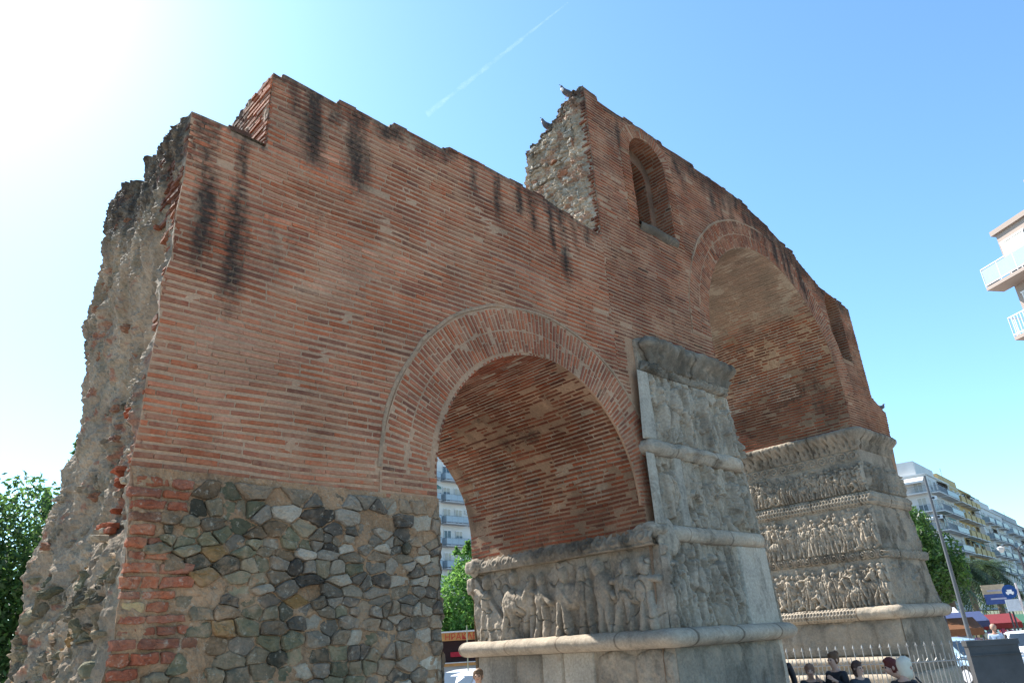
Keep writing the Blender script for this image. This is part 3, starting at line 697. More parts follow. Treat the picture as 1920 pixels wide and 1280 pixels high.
stones(mb, lambda u, v, w: np.stack([9.93-w-.03, u, v], -1), 7.9, 9.25, 7.4, 10.5, lambda u, v: random.random() < .42 and v < np.interp(u, rx, rz)-.1, su=.24, sv=.11, h=(.02, .06), colf=lambda x, z, r: np.array([(.40, .38, .35), (.33, .3, .26), (.22, .21, .19), (.28, .13, .08)][r.choice(4, p=[.4, .3, .22, .08])])*r.uniform(.8, 1.2), seed=12)
stones(mb, lambda u, v, w: np.stack([9.93-w+.02, u, v], -1), 8.0, 9.3, 9.9, 11.0, lambda u, v: np.interp(u, rx, rz)-.12 < v < np.interp(u, rx, rz)+.03, su=.17, sv=.1, h=(.02, .09), colf=lambda x, z, r: np.array([.13, .12, .11, .5])*1.0, seed=13)
mb.build('tower_side', M_ROUGH, arch)

# ------------------------------------------------------------------ marble piers
def relief(nu, nv, W_, H_, kind, seed):
    # every panel gets its own seed
    """height field in metres, u along, v up"""
    r = np.random.default_rng(seed); u = np.linspace(0, W_, nu)[:, None]; v = np.linspace(0, H_, nv)[None, :]
    h = np.zeros((nu, nv))
    def cap(x0, z0, x1, z1, rad_, hh):
        nonlocal h
        dx, dz = x1-x0, z1-z0; L2 = dx*dx+dz*dz+1e-9; t = np.clip(((u-x0)*dx+(v-z0)*dz)/L2, 0, 1)
        d = np.hypot(u-x0-t*dx, v-z0-t*dz)/rad_; h = np.maximum(h, hh*np.clip(1-d*d, 0, 1)**.36)
    def ell(x, z, a, b, hh):
        nonlocal h
        d = ((u-x)/a)**2+((v-z)/b)**2; h = np.maximum(h, hh*np.clip(1-d, 0, 1)**.36)
    if kind in ('figures', 'worn'):
        amp = .15 if kind == 'figures' else .11
        for layer in range(3):
            x = r.uniform(-.1, .1)*H_
            while x < W_:
                s_ = H_*(.93, .86, .9)[layer]*r.uniform(.8, 1.04); z0 = H_*(.12, .05, .01)[layer]*r.uniform(.4, 1.4); a = amp*(.42, .72, 1)[layer]*r.uniform(.8, 1.1)
                q0 = r.random()
                if layer and q0 < .15:                        # horse and rider
                    f = r.choice([-1, 1]); X = lambda t: x+.28*s_+f*(t-.26)*s_
                    ell(X(.25), z0+.42*s_, .23*s_, .13*s_, a); cap(X(.42), z0+.5*s_, X(.52), z0+.72*s_, .07*s_, a); cap(X(.52), z0+.74*s_, X(.63), z0+.64*s_, .042*s_, a*1.05); cap(X(.03), z0+.48*s_, X(-.04), z0+.2*s_, .03*s_, a*.8)
                    for lx, tx in ((.08, .02), (.14, .19), (.36, .32), (.42, .54)): cap(X(lx), z0+.36*s_, X((lx+tx)/2+.03), z0+.18*s_, .036*s_, a*.95); cap(X((lx+tx)/2+.03), z0+.18*s_, X(tx), z0, .022*s_, a*.9)
                    ell(X(.26), z0+.70*s_, .075*s_, .15*s_, a*1.1); ell(X(.27), z0+.92*s_, .05*s_, .06*s_, a*1.1); cap(X(.28), z0+.76*s_, X(.48), z0+r.uniform(.7, .95)*s_, .03*s_, a*1.1); x += .5*s_; continue
                if layer == 2 and q0 < .32:                   # kneeling or fallen figure
                    ell(x+.05*s_, z0+.48*s_, .05*s_, .06*s_, a); cap(x+.05*s_, z0+.36*s_, x+.16*s_, z0+.20*s_, .085*s_, a); cap(x+.16*s_, z0+.18*s_, x-.02*s_, z0+.05*s_, .05*s_, a*.9); cap(x+.16*s_, z0+.14*s_, x+.3*s_, z0+.03*s_, .04*s_, a*.8); cap(x+.04*s_, z0+.36*s_, x-.14*s_, z0+.3*s_, .028*s_, a); x += .34*s_; continue
                ln = r.uniform(-.12, .12)*s_; hx = x+ln
                ell(hx, z0+.89*s_, .056*s_, .07*s_, a*1.08); cap((x+hx)/2-.045*s_, z0+.77*s_, (x+hx)/2+.045*s_, z0+.77*s_, .055*s_, a*.95); cap((x+hx)/2, z0+.73*s_, x, z0+.53*s_, .085*s_, a)
                for q in (-1, 1):
                    k1 = x+q*r.uniform(.03, .09)*s_; cap(x+q*.03*s_, z0+.5*s_, k1, z0+.27*s_, .045*s_, a*.92); cap(k1, z0+.27*s_, x+q*r.uniform(.02, .12)*s_, z0+.02*s_, .030*s_, a*.88)
                if r.random() < .45: cap(x, z0+.52*s_, x+r.uniform(-.03, .03)*s_, z0+.33*s_, .10*s_, a*.82)
                if r.random() < .3: cap(x+.07*s_, z0+.74*s_, x+.12*s_, z0+.1*s_, .05*s_, a*.6)
                for q in (-1, 1):
                    ex = x+q*r.uniform(.10, .16)*s_; ez = z0+r.uniform(.5, .72)*s_; cap(hx+q*.07*s_, z0+.76*s_, ex, ez, .028*s_, a); cap(ex, ez, ex+r.uniform(-.12, .12)*s_, ez+r.uniform(-.08, .2)*s_, .022*s_, a*1.05)
                if r.random() < .3: ell(x+.08*s_, z0+.52*s_, .11*s_, .15*s_, a*1.12); ell(x+.08*s_, z0+.52*s_, .03*s_, .04*s_, a*1.35)
                if r.random() < .25: cap(x-.13*s_, z0, x-.09*s_, z0+s_*1.0, .011*s_, a*.8)
                x += s_*r.uniform(.17, .30)
        cut = np.abs(fbm(u*9+.5*v, v*4, seed=seed+4, oc=3)); h = h-.03*(1-sstep(.02, .10, cut))*(h > .03)
        h += .009*np.sin(u*85+14*v+4*fbm(u*3, v*3, seed=seed+9))*(h > .03)+.014*fbm(u*14, v*14, seed=seed)
        wr = sstep(-.2, .5, fbm(u*1.3, v*1.3, seed=seed+1)); h = h*(1-(.25 if kind == 'figures' else .6)*wr)+.02*fbm(u*4, v*4, seed=seed+2)
    elif kind == 'eroded':                                   # deep vertical erosion of the relief on the street face
        for k in range(int(W_*4.2)):
            x = r.uniform(0, W_); s_ = H_*r.uniform(.75, 1.0); a = r.uniform(.10, .19); l_ = r.uniform(-.15, .15)
            cap(x, .0, x+l_*.5, s_*.45, .05*H_*r.uniform(.5, 1.1), a*.9); cap(x+l_*.5, s_*.42, x+l_, s_*.78, .065*H_*r.uniform(.6, 1.2), a); ell(x+l_*1.1, s_*.9, .05*H_, .065*H_, a); cap(x+l_, s_*.72, x+l_+r.uniform(-.2, .2), s_*r.uniform(.4, .8), .03*H_, a)
        wx = u+.10*fbm(u*2, v*2, seed=seed+7); n1 = fbm(wx*5.5+.4*v, v*1.0, seed=seed, oc=3); n2 = fbm(wx*10, v*2.0, seed=seed+1, oc=3)
        h = h*.9+.05*n1+.03*fbm(u*9, v*2.2, seed=seed+5); h = h-.10*(1-sstep(.03, .17, np.abs(n1)))-.05*(1-sstep(.02, .12, np.abs(n2)))
        pit = sstep(.35, .5, fbm(u*3.5, v*2.0, seed=seed+3)); h = h-.13*pit+.018*fbm(u*24, v*12, seed=seed+2)
    elif kind == 'rinceau':
        p = H_*1.05; xx = (u % p)-p/2; d = np.hypot(xx, v-H_/2); th = np.arctan2(v-H_/2, xx+0*v)
        h = .05*(.5+.5*np.cos(d/H_*2*np.pi*3.0-th))*(d < H_*.5)+.012*(fbm(u*25, v*25, seed=seed))
        h = np.maximum(h, .03*(np.abs(v-H_*.04) < H_*.04)); h = np.maximum(h, .03*(np.abs(v-H_*.96) < H_*.04))
    elif kind == 'slab':
        h = .006*fbm(u*3, v*3, seed=seed)+0*u
    elif kind == 'blobs':                                    # big worn figures
        for k in range(9):
            x = W_*(.10+.105*k)+r.uniform(-.1, .1); a = r.uniform(.10, .18); b_ = r.uniform(.75, 1.15)
            ell(x, H_*r.uniform(.48, .6), .17*b_, .2*H_*b_, a); ell(x+r.uniform(-.08, .08), H_*r.uniform(.74, .86), .095*b_, .11*H_, a*1.05)
            cap(x-.05, H_*.42, x-r.uniform(.05, .2), .04*H_, .07, a*.8); cap(x+.07, H_*.42, x+r.uniform(.05, .2), .04*H_, .07, a*.8); cap(x, H_*.62, x+r.choice([-1, 1])*.26, H_*r.uniform(.4, .75), .06, a)
            if k % 3 == 1: ell(x+.2, H_*.5, .34, .17*H_, a*.85); cap(x+.42, H_*.55, x+.55, H_*.8, .09, a*.9)
        h = np.maximum(h, .10*(v > H_*.0)*(1-sstep(.0, .02, (v-.95*H_*(1-np.clip((u-.02)/1.3, 0, 1)))))*(u < 1.35))      # smooth worn slab at the far end
        n1 = fbm(u*2.6+.2*v, v*2.6, seed=seed+5, oc=3); h = h*.85+.05*fbm(u*1.6, v*1.6, seed=seed)-.05*(1-sstep(.015, .07, np.abs(n1)))+.012*fbm(u*9, v*9, seed=seed+1)+.005*fbm(u*26, v*26, seed=seed+2)
        h = np.where(np.abs(u-3.05-.03*v) < .02, h-.07, h); h = np.where(np.abs(u-3.62) < .018, h-.06, h)
    elif kind == 'panels':
        nP = max(1, int(W_/.62)); p = W_/nP; xx = (u % p)/p
        b = np.clip(np.minimum(xx, 1-xx)*7, 0, 1)*np.clip((H_-v-.10*np.abs(xx-.5)*8*(.3))*9, 0, 1)
        h = .085*np.sqrt(b)*(.75+.3*fbm(u*1.5, v*1, seed=seed))+.03*fbm(u*5, v*2.5, seed=seed+1)+.008*fbm(u*20, v*16, seed=seed+2)
    return h
MCOL = np.array([.36, .32, .27])
def mcol(u, v, seed, tone=1.0, dirt=.5):
    c = MCOL*tone*(1+.16*fbm(u*1.5, v*1.5, seed=seed)[..., None]); g = .5*(1+fbm(u*.8, v*.8, seed=seed+1))[..., None]
    c = c*(1-.35*g)+.35*g*np.array([.30, .28, .25])*tone
    return np.concatenate([c, dirt*1.25*sstep(.0, .8, fbm(u*2.5, v*1.4, seed=seed+2))[..., None]], -1)
def band(name, face, a0, a1, b0, b1, z0, z1, kind, seed, parent, off, res=.0125, tone=1., dirt=.5, slabs=None, win=.05):
    """a0..a1 at z0, b0..b1 at z1 along the face; off(z) = plane position"""
    W_ = abs(a1-a0); nu = max(6, int(W_/res)); nv = max(6, int((z1-z0)/res))
    h = relief(nu, nv, W_, z1-z0, kind, seed)
    t = np.linspace(0, 1, nu)[:, None]; s_ = np.linspace(0, 1, nv)[None, :]
    w = sstep(0, win, t*W_)*sstep(0, win, (1-t)*W_)*sstep(0, .03, s_*(z1-z0)+.004)*sstep(0, .03, (1-s_)*(z1-z0)+.004)
    Z = z0+s_*(z1-z0)+0*t; A = (a0+(a1-a0)*t)*(1-s_)+(b0+(b1-b0)*t)*s_
    c = mcol(A, Z+seed, seed, tone, dirt)
    if slabs:                                                # smooth restored slabs: (from, to, tone)
        for q0, q1, tn in slabs:
            mk = ((A > q0) & (A < q1)); h = np.where(mk, .045+.004*fbm(A*2, Z*2, seed=seed), h)
            edge = mk & ((A < q0+.02) | (A > q1-.02)); h = np.where(edge, .02, h)
            c[mk] = np.concatenate([np.array([.42, .40, .36])*tn*(1+.08*fbm(A*1.5, Z*.8, seed=seed+8)[mk][:, None]), .3*sstep(.1, .5, fbm(A*3, Z*1, seed=seed+9))[mk][:, None]], -1)
    H = h*w; O = off(Z)
    P = np.stack([A, O-H, Z], -1) if face == 'front' else np.stack([O-H, A, Z], -1)
    mb = MB(); mb.grid(P, c, flip=(face == 'front'))
    return mb.build(name, M_MARBLE, parent, True)
def sweep(name, rect, prof, parent, seed, amp=.012, mod=None, tone=1., dirt=.4, step=.03):
    """sweep profile (offset, z) round the rectangle (x0, y0, x1, y1)"""
    x0, y0, x1, y1 = rect; segs = [((x0, y1), (x0, y0)), ((x0, y0), (x1, y0)), ((x1, y0), (x1, y1))]
    nr = [(-1, 0), (0, -1), (1, 0)]; P = []; S_ = []; s = 0
    for k, ((ax, ay), (bx, by)) in enumerate(segs):
        L = math.hypot(bx-ax, by-ay); n = int(L/step) if k < 2 else 14
        for i in range(n+1):
            t = i/n; P.append((ax+(bx-ax)*t, ay+(by-ay)*t, *nr[k])); S_.append(s+L*t)
        s += L
        if k < 2:
            for j in range(1, 5):
                t = j/5*math.pi/2; n0, n1 = nr[k], nr[k+1]; P.append((bx, by, n0[0]*math.cos(t)+n1[0]*math.sin(t), n0[1]*math.cos(t)+n1[1]*math.sin(t))); S_.append(s)
    P = np.array(P); S_ = np.array(S_); pr = np.array(prof)
    o = pr[:, 0][None, :]+0*S_[:, None]; z = pr[:, 1][None, :]+0*S_[:, None]
    k = np.sin(np.linspace(0, np.pi, len(pr)))[None, :]**.3
    X = P[:, 0][:, None]+P[:, 2][:, None]*o; Y = P[:, 1][:, None]+P[:, 3][:, None]*o
    d = amp*(fbm(X*3+Y*3, z*3, Y, seed=seed)+.6*fbm(X*11, z*11, Y*11, seed=seed+1))
    if mod is not None: d = d+mod(S_[:, None]+0*o, np.linspace(0, 1, len(pr))[None, :]+0*o)
    d = d*k; X = X+P[:, 2][:, None]*d; Y = Y+P[:, 3][:, None]*d; z = z+.4*amp*fbm(X*1.2, Y*1.2, seed=seed+3)*0+z*0
    mb = MB(); c = mcol(S_[:, None]+0*o, z, seed, tone, dirt)
    jn = (np.abs((S_[:, None]+0*o+.3*seed) % 1.35-.02) < .02); c[jn] = c[jn]*[.45, .42, .4, 1]
    mb.grid(np.stack([X, Y, z], -1), c, flip=False)
    return mb.build(name, M_MARBLE, parent, True)
def torusprof(z0, z1, o, n=26):
    zc, r = (z0+z1)/2, (z1-z0)/2; return [(-.02, z1)]+[(.02+o*math.cos(t), zc+r*math.sin(t)) for t in np.linspace(math.pi/2, -math.pi/2, n)]+[(-.02, z0)]
def scales(s, t):
    q = .09; row = np.floor(t*6); x = (s+.5*q*(row % 2)) % q-q/2; y = (t*6 % 1)-.5; return -.055*np.exp(-(x/.026)**4-(y/.34)**4)*(t > .1)*(t < .9)
def spirals(s, t):
    q = .25; x = (s % q)-q/2; d = np.hypot(x, (t-.5)*.26); return .045*np.cos(d*120-np.arctan2(t-.5, x))*(d < .12)+.012*vn(s*30, t*9, seed=3)

def pier(nm, side_x, front, xr0, xr1, yb, lv, seed, kinds):
    pass
# pier 1 : passage face x = P1X(z), street face y = 7.38
p1 = None
mb = MB()
mb.box((10.30, 7.44, -2.3), (13.70, 12.0, 1.60), (.34, .3, .25, .3)); mb.box((10.50, 7.44, 1.60), (13.45, 9.2, 5.2), (.34, .3, .25, .3))
p1 = mb.build('marble_pier', M_MARBLE, arch)
fy = lambda z: 7.38-.035*np.clip(5-z, 0, 8)/2
sx1 = lambda z: 10.30-.05*np.clip(1.7-z, 0, 3)
XRt = lambda z: 13.42+.10*max(0, 4.6-z)
def frontband(z0, z1, kind, seed, xl0, xl1, **k):
    return band('relief_panel', 'front', xl0, XRt(z0), xl1, XRt(z1), z0, z1, kind, seed, p1, fy, **k)
sweep('cornice', (10.72, 7.34, 13.5, 9.2), [(-.04, 4.70), (.02, 4.71), (.03, 4.76), (.05, 4.82), (.10, 4.90), (.10, 4.95), (.17, 5.03), (.22, 5.10), (.23, 5.16), (.22, 5.22), (.14, 5.27), (-.1, 5.29)][::-1], p1, 3, amp=.055, tone=.42, dirt=.9, mod=lambda s, t: .045*vn(s*11, t*6, seed=1)-.04*(np.abs(vn(s*8, t*3, seed=7)) < .12)-.05*(vn(s*3.1, t*1.2, seed=6) > .5))
frontband(4.56, 4.80, 'worn', 30, 10.42, 10.55, tone=.7, dirt=.9)
frontband(3.22, 4.55, 'eroded', 31, 10.22, 10.35, slabs=[(10.2, 10.62, .8)], dirt=.45)
sweep('torus_moulding', (10.42, 7.36, 13.40, 9.3), torusprof(2.95, 3.24, .14), p1, 5, amp=.03, mod=lambda s, t: -.05*(vn(s*1.6, t*1.4, seed=8) > .4), dirt=.5)
frontband(1.72, 2.98, 'eroded', 32, 10.22, 10.24, slabs=[(10.2, 10.45, .85), (11.0, 11.25, .8)], dirt=.35)
sweep('torus_moulding', (10.75, 7.34, 13.50, 9.3), torusprof(1.46, 1.74, .13), p1, 6, amp=.02, dirt=.35)
frontband(.06, 1.48, 'eroded', 33, 10.22, 10.24, slabs=[(12.65, 13.7, 1.0)], dirt=.5)
band('relief_panel', 'side', 12.05, 7.31, 12.05, 7.31, 0.06, 1.42, 'blobs', 34, p1, sx1, tone=.95, dirt=.4)
# rinceau string on the passage side with a broken end
mb = MB(); n = 230; yy = np.linspace(12.12, 7.34, n); tt = np.linspace(0, 1, 16)
rel = relief(n, 16, 4.8, .3, 'rinceau', 4)
pz = 1.40+.33*tt[None, :]+0*yy[:, None]; px = 10.30-.05-.13*np.sin(np.pi*(.25+.75*tt))[None, :]-rel*(.5+.6*(yy[:, None] < 9))-.03*fbm(yy[:, None]*3, pz*3, seed=6)
mb.grid(np.stack([px, yy[:, None]+0*pz, pz], -1), mcol(yy[:, None]+0*pz, pz, 7, .82, .75))
mb.grid(np.stack([np.stack([px[:, -1], yy, pz[:, -1]], -1), np.stack([px[:, -1]*0+10.5, yy, pz[:, -1]], -1)], 1), (.3, .26, .2, .5)); mb.grid(np.stack([np.stack([px[:, 0], yy, pz[:, 0]], -1), np.stack([px[:, 0]*0+10.4, yy, pz[:, 0]], -1)], 1), (.3, .26, .2, .5), flip=True)
P = np.stack([px[0], px[0]*0+12.12, pz[0]], -1); mb.grid(np.stack([P, P*[0, 1, 1]+[10.4, 0, 0]]), (.3, .26, .2, .3))
mb.build('scroll_moulding', M_MARBLE, p1, True)
# broken scroll blocks left on the corner
for (cx, cy, cz, rx_, ry_, rz_) in ((10.14, 12.0, 1.52, .12, .2, .16), (10.2, 12.1, 1.15, .12, .12, .2), (10.28, 7.5, 1.66, .16, .32, .14), (10.5, 7.33, 1.5, .28, .10, .3)):
    ph = np.linspace(0, np.pi, 14)[:, None]; th = np.linspace(0, 2*np.pi, 25)[None, :-1]
    N = np.stack([np.sin(ph)*np.cos(th), np.sin(ph)*np.sin(th), np.cos(ph)+0*th], -1); rr = 1+.28*fbm(N[..., 0]*2+cx, N[..., 1]*2+cy, N[..., 2]*2, seed=5)
    mb = MB(); mb.grid(np.array([cx, cy, cz])+N*np.array([rx_, ry_, rz_])*rr[..., None], mcol(N[..., 0]*2, N[..., 2]*2, 5, .95, .6), wrap=True); mb.build('broken_ornament', M_MARBLE, p1, True)
sweep('torus_moulding', (10.22, 7.28, 13.80, 12.35), torusprof(-.19, .10, .24, 20), p1, 9, amp=.010, tone=1.12, dirt=.22, mod=lambda s, t: .004*vn(s*4, 1, seed=2))
band('base_panel', 'side', 12.1, 7.3, 12.1, 7.3, -1.6, -.17, 'slab', 36, p1, lambda z: 10.28+0*z, tone=1.0, slabs=[(11.0, 12.1, .8), (10.3, 10.97, .62), (9.75, 10.27, .95), (9.0, 9.72, 1.1)], dirt=.3)
band('base_panel', 'side', 8.95, 7.3, 8.95, 7.3, -1.6, -.17, 'panels', 37, p1, lambda z: 10.27+0*z, tone=.85, dirt=.5)
band('base_panel', 'front', 10.3, 13.75, 10.3, 13.7, -1.6, -.17, 'panels', 38, p1, lambda z: 7.32+0*z, tone=.8, dirt=.65, slabs=[(13.5, 13.9, 1.1)])
sweep('plinth', (10.2, 7.2, 13.85, 12.3), [(-.05, -1.58), (.06, -1.6), (.10, -1.68), (.12, -1.72), (.22, -1.76), (.22, -2.12)], p1, 11, amp=.02)

# pier 2 : passage face x ~ 20.1, street face y ~ 7.6
mb = MB(); mb.box((20.2, 7.66, -2.3), (22.6, 11.2, 4.3), (.34, .3, .25, .3)); mb.box((20.25, 7.66, 4.3), (22.2, 11.2, 4.9), (.3, .27, .22, .4))
p2 = mb.build('marble_pier', M_MARBLE, arch)
tx2 = lambda z: 20.14-.10*np.clip(4-z, 0, 5)*.6-.02
fy2 = lambda z: 7.44-.04*np.clip(4-z, 0, 6)*.5
def pr2(z0, z1, kind, seed, **k):
    band('relief_panel', 'side', 11.3+.02*(4-z0), float(fy2(z0)), 11.28, float(fy2(z1)), z0, z1, kind, seed, p2, tx2, dirt=.3, **k)
def fr2(z0, z1, seed, kind='eroded', tone=.8, dirt=.7):
    band('relief_panel', 'front', float(tx2(z0)), 22.45+.12*(4-z0), float(tx2(z1)), 22.45+.12*(4-z1), z0, z1, kind, seed, p2, fy2, tone=tone, dirt=dirt, res=.018)
sweep('cornice', (20.1, 7.45, 22.4, 11.25), [(-.02, 4.35), (.03, 4.37), (.05, 4.45), (.09, 4.52), (.11, 4.62), (.2, 4.7), (.27, 4.78), (.29, 4.86), (.22, 4.93), (-.1, 4.95)][::-1], p2, 23, amp=.02, tone=.72, dirt=.9, step=.015, mod=lambda s, t: -.07*(np.abs(np.sin(s*11+2*np.sin(t*9))) < .35)*(t > .3)*(t < .8)+.03*vn(s*14, t*9, seed=5))
pr2(4.08, 4.36, 'rinceau', 40, tone=.9); fr2(4.05, 4.36, 41, 'slab')
pr2(3.22, 4.08, 'figures', 42); fr2(3.22, 4.05, 43, 'figures')
sweep('torus_moulding', (20.08, 7.42, 22.6, 11.3), torusprof(2.86, 3.22, .12), p2, 24, amp=.02, mod=scales, step=.013)
pr2(1.72, 2.88, 'figures', 44); fr2(1.72, 2.88, 45, 'worn')
sweep('scroll_moulding', (20.0, 7.39, 22.8, 11.3), torusprof(1.5, 1.74, .07), p2, 25, amp=.01, mod=spirals, step=.013)
pr2(.36, 1.52, 'figures', 46); fr2(.36, 1.52, 47, 'worn')
sweep('torus_moulding', (19.9, 7.36, 23.0, 11.35), torusprof(.05, .38, .22), p2, 26, amp=.012, tone=1.1, dirt=.3, mod=lambda s, t: scales(s, t)*(s < 3.0), step=.013)
band('base_panel', 'side', 11.35, 7.38, 11.35, 7.38, -.78, .08, 'panels', 48, p2, lambda z: 19.92+0*z, tone=.85, res=.025)
band('base_panel', 'front', 19.9, 22.95, 19.9, 22.9, -1.9, .08, 'panels', 49, p2, lambda z: 7.36+0*z, tone=.7, dirt=.7, res=.03)
sweep('plinth', (19.85, 7.8, 22.5, 11.4), [(-.3, -.78), (.25, -.79), (.40, -.82), (.44, -.88), (.40, -.95), (.3, -1.0), (.28, -1.15), (.5, -1.17), (.62, -1.2), (.64, -1.28), (.62, -2.12)], p2, 27, amp=.012, tone=1.15, dirt=.15)

# ------------------------------------------------------------------ trees
def tree(name, label, base, height, crown, n, leaf, cols, trunk=.16, seed=1, shoots=0, limbs=6, group=None):
    """crown: list of (dx, dy, z, rx, ry, rz) lobes relative to the base"""
    r = np.random.default_rng(seed); t = thing(name, label, 'tree', base, 0, group)
    mb = MB(); top_ = min(c[2] for c in crown)
    mb.tube([(0, 0, -.1), (.05, .02, top_*.5), (-.04, .05, top_), (0, 0, top_+1)], [trunk*1.3, trunk, trunk*.8, trunk*.5], 10)
    for i in range(limbs):
        c = crown[i % len(crown)]; a = r.uniform(0, 6.28); e = np.array([c[0]+c[3]*.6*math.cos(a), c[1]+c[4]*.6*math.sin(a), c[2]+c[5]*r.uniform(-.2, .6)]); s0 = np.array([0, 0, top_*r.uniform(.6, 1.1)])
        mb.tube([s0, (s0+e)/2+[0, 0, .2], e], [trunk*.45, trunk*.3, trunk*.12], 6)
    mb.build('trunk', M_BARK, t)
    vol = np.array([c[3]*c[4]*c[5] for c in crown]); pr = vol/vol.sum(); idx = r.choice(len(crown), n, p=pr)
    d = r.normal(size=(n, 3)); d /= np.linalg.norm(d, axis=1)[:, None]; rr = r.uniform(.15, 1, n)**.45
    C_ = np.array(crown)[idx]; P = C_[:, :3]+d*rr[:, None]*C_[:, 3:6]
    k = fbm(P[:, 0]*1.7, P[:, 1]*1.7, P[:, 2]*1.7, seed=seed, oc=3); keep = k > -.22+.25*(rr > .85); P = P[keep]; k = k[keep]; rr = rr[keep]
    for s_ in range(shoots):
        c = crown[r.integers(len(crown))]; a = r.uniform(0, 6.28); q = r.uniform(.2, .8); b = np.array([c[0]+c[3]*q*math.cos(a), c[1]+c[4]*q*math.sin(a), c[2]+c[5]*.75]); L = r.uniform(.5, 1.3)*c[5]*.5
        tt = r.uniform(0, 1, 160); S2 = b+np.stack([r.normal(0, .10, 160)*(1.1-tt), r.normal(0, .10, 160)*(1.1-tt), tt*L], -1); P = np.vstack([P, S2]); k = np.r_[k, r.uniform(0, .5, 160)]; rr = np.r_[rr, np.ones(160)]
    n = len(P); a = r.normal(size=(n, 3)); a /= np.linalg.norm(a, axis=1)[:, None]; b = np.cross(a, r.normal(size=(n, 3))); b /= np.linalg.norm(b, axis=1)[:, None]
    L = leaf*r.uniform(.6, 1.3, n)[:, None]; w = L*.42
    V = np.stack([P-a*L, P+b*w, P+a*L, P-b*w], 1).reshape(-1, 3)
    cc = np.array(cols)[r.choice(len(cols), n)]*r.uniform(.75, 1.25, (n, 1))
    m = MB(); m.add(V, np.arange(n*4).reshape(-1, 4), np.repeat(np.c_[cc, np.zeros(n)], 4, 0)); m.build('crown', M_LEAF, t)
    return t
def gp(px, py, R):                                        # ground point below a distant thing
    p = at_dist(px, py, R); return (float(p[0]), float(p[1]), GZ)
LG = [(.055, .13, .03), (.075, .17, .04), (.04, .09, .025), (.10, .20, .05)]
b = gp(20, 900, 21)
tree('broadleaf_tree', 'tall dense green tree rising behind the broken left end of the arch', b, 7, [(-1.8, 0, 4.3, 2.3, 2.0, 2.8), (.3, .3, 4.2, 1.9, 1.8, 2.6), (1.4, .6, 3.8, 1.5, 1.6, 2.5), (-3.6, .3, 3.6, 2.2, 2, 2.9), (.4, .2, 2.4, 3.0, 2, 2.2)], 95000, .085, [(.04, .095, .025), (.055, .12, .03), (.028, .07, .02), (.08, .16, .04)], seed=3, shoots=7, limbs=12)
b = gp(862, 1100, 38)
tree('street_tree', 'bright green young tree seen through the small arch in front of the flats', b, 6, [(0, 0, 3.9, 1.9, 1.9, 2.1), (1.0, .2, 3.4, 1.6, 1.5, 1.6), (.45, 0, 5.6, .9, .9, 1.2), (-1.1, 0, 3.1, 1.1, 1.1, 1.1)], 24000, .10, [(.09, .2, .04), (.12, .26, .05), (.06, .14, .03)], seed=5, shoots=6)
b = gp(1725, 1030, 46)
tree('street_tree', 'green street tree right behind the second marble pier', b, 6, [(-.8, 0, 5.0, 2.2, 2.2, 2.0), (.6, 0, 4.3, 1.9, 1.9, 1.6), (-.6, 0, 6.6, 1.2, 1.2, 1.3), (1.6, 0, 4.2, 1.2, 1.2, .9)], 22000, .13, [(.05, .12, .03), (.07, .15, .03), (.03, .075, .02)], seed=6)
def palm(label, base, H, n, L, seed):
    r = np.random.default_rng(seed); t = thing('palm_tree', label, 'palm tree', base, 0, 'palms along the avenue')
    mb = MB(); mb.tube([(0, 0, -.1), (.1, 0, H*.5), (0, 0, H)], [.3, .24, .26], 10, (.13, .1, .07, 0)); mb.build('trunk', M_ATTR, t)
    mb = MB()
    for i in range(n):
        a = r.uniform(0, 6.28); e = r.uniform(-.5, 1.2); l = L*r.uniform(.8, 1.1)
        s_ = np.linspace(0, 1, 9); x = l*s_*math.cos(e*.6); z = H+l*(s_*math.sin(e)-.75*s_**2)
        C_ = np.stack([x*math.cos(a), x*math.sin(a), z], -1); side = np.array([-math.sin(a), math.cos(a), 0])
        for j in range(1, 9):
            for sg in (-1, 1):
                for q in (0, .5):
                    p = C_[j]*(1-q)+C_[j-1]*q; w = .55*math.sin(math.pi*(j/9.5)**.6)+.12; tip = p+side*sg*w+np.array([0, 0, -.3*w])+(C_[j]-C_[j-1])*.9
                    mb.add([p, p+(C_[j]-C_[j-1])*.35, tip], [[0, 1, 2]], np.r_[np.array([.035, .06, .025])*r.uniform(.6, 1.5), 0])
    mb.build('fronds', M_LEAF, t)
palm('dark palm beside the tall grey lamp pole on the avenue', gp(1775, 1100, 62), 4.6, 60, 2.0, 1)
palm('dark palm further along the avenue behind the shop signs', gp(1815, 1090, 70), 5.6, 60, 2.6, 2)
palm('dark palm nearest the round blue road sign', gp(1862, 1090, 78), 5.8, 60, 2.4, 3)

# ------------------------------------------------------------------ apartment buildings
M_WALLW = plain('white_render', (.62, .60, .57), .85, var=.08, scale=.5); M_WALLC = plain('cream_render', (.58, .50, .33), .85, var=.12, scale=.5)
M_WALLY = plain('ochre_render', (.52, .38, .18), .85, var=.12, scale=.6); M_WALLG = plain('grey_render', (.40, .40, .40), .85, var=.1, scale=.5)
M_WALLP = plain('pale_pink_render', (.36, .285, .24), .85, var=.05, scale=.5)
M_RAIL = plain('railing_grey', (.22, .24, .27), .5, var=.1); M_RAILW = plain('railing_white', (.7, .7, .7), .5, var=.05); M_DARK = plain('dark_metal', (.05, .05, .06), .5)
M_SHUT = plain('shutter', (.45, .42, .36), .7, var=.2); M_AWN = plain('awning_cloth', (.50, .44, .32), .8, var=.1); M_AWNG = plain('green_awning', (.12, .2, .17), .8)
M_FROST = plain('balcony_panel', (.30, .36, .40), .35, var=.08, scale=1)
_proto = {}
def proto(key, fn):
    if key not in _proto: _proto[key] = fn()
    return _proto[key]
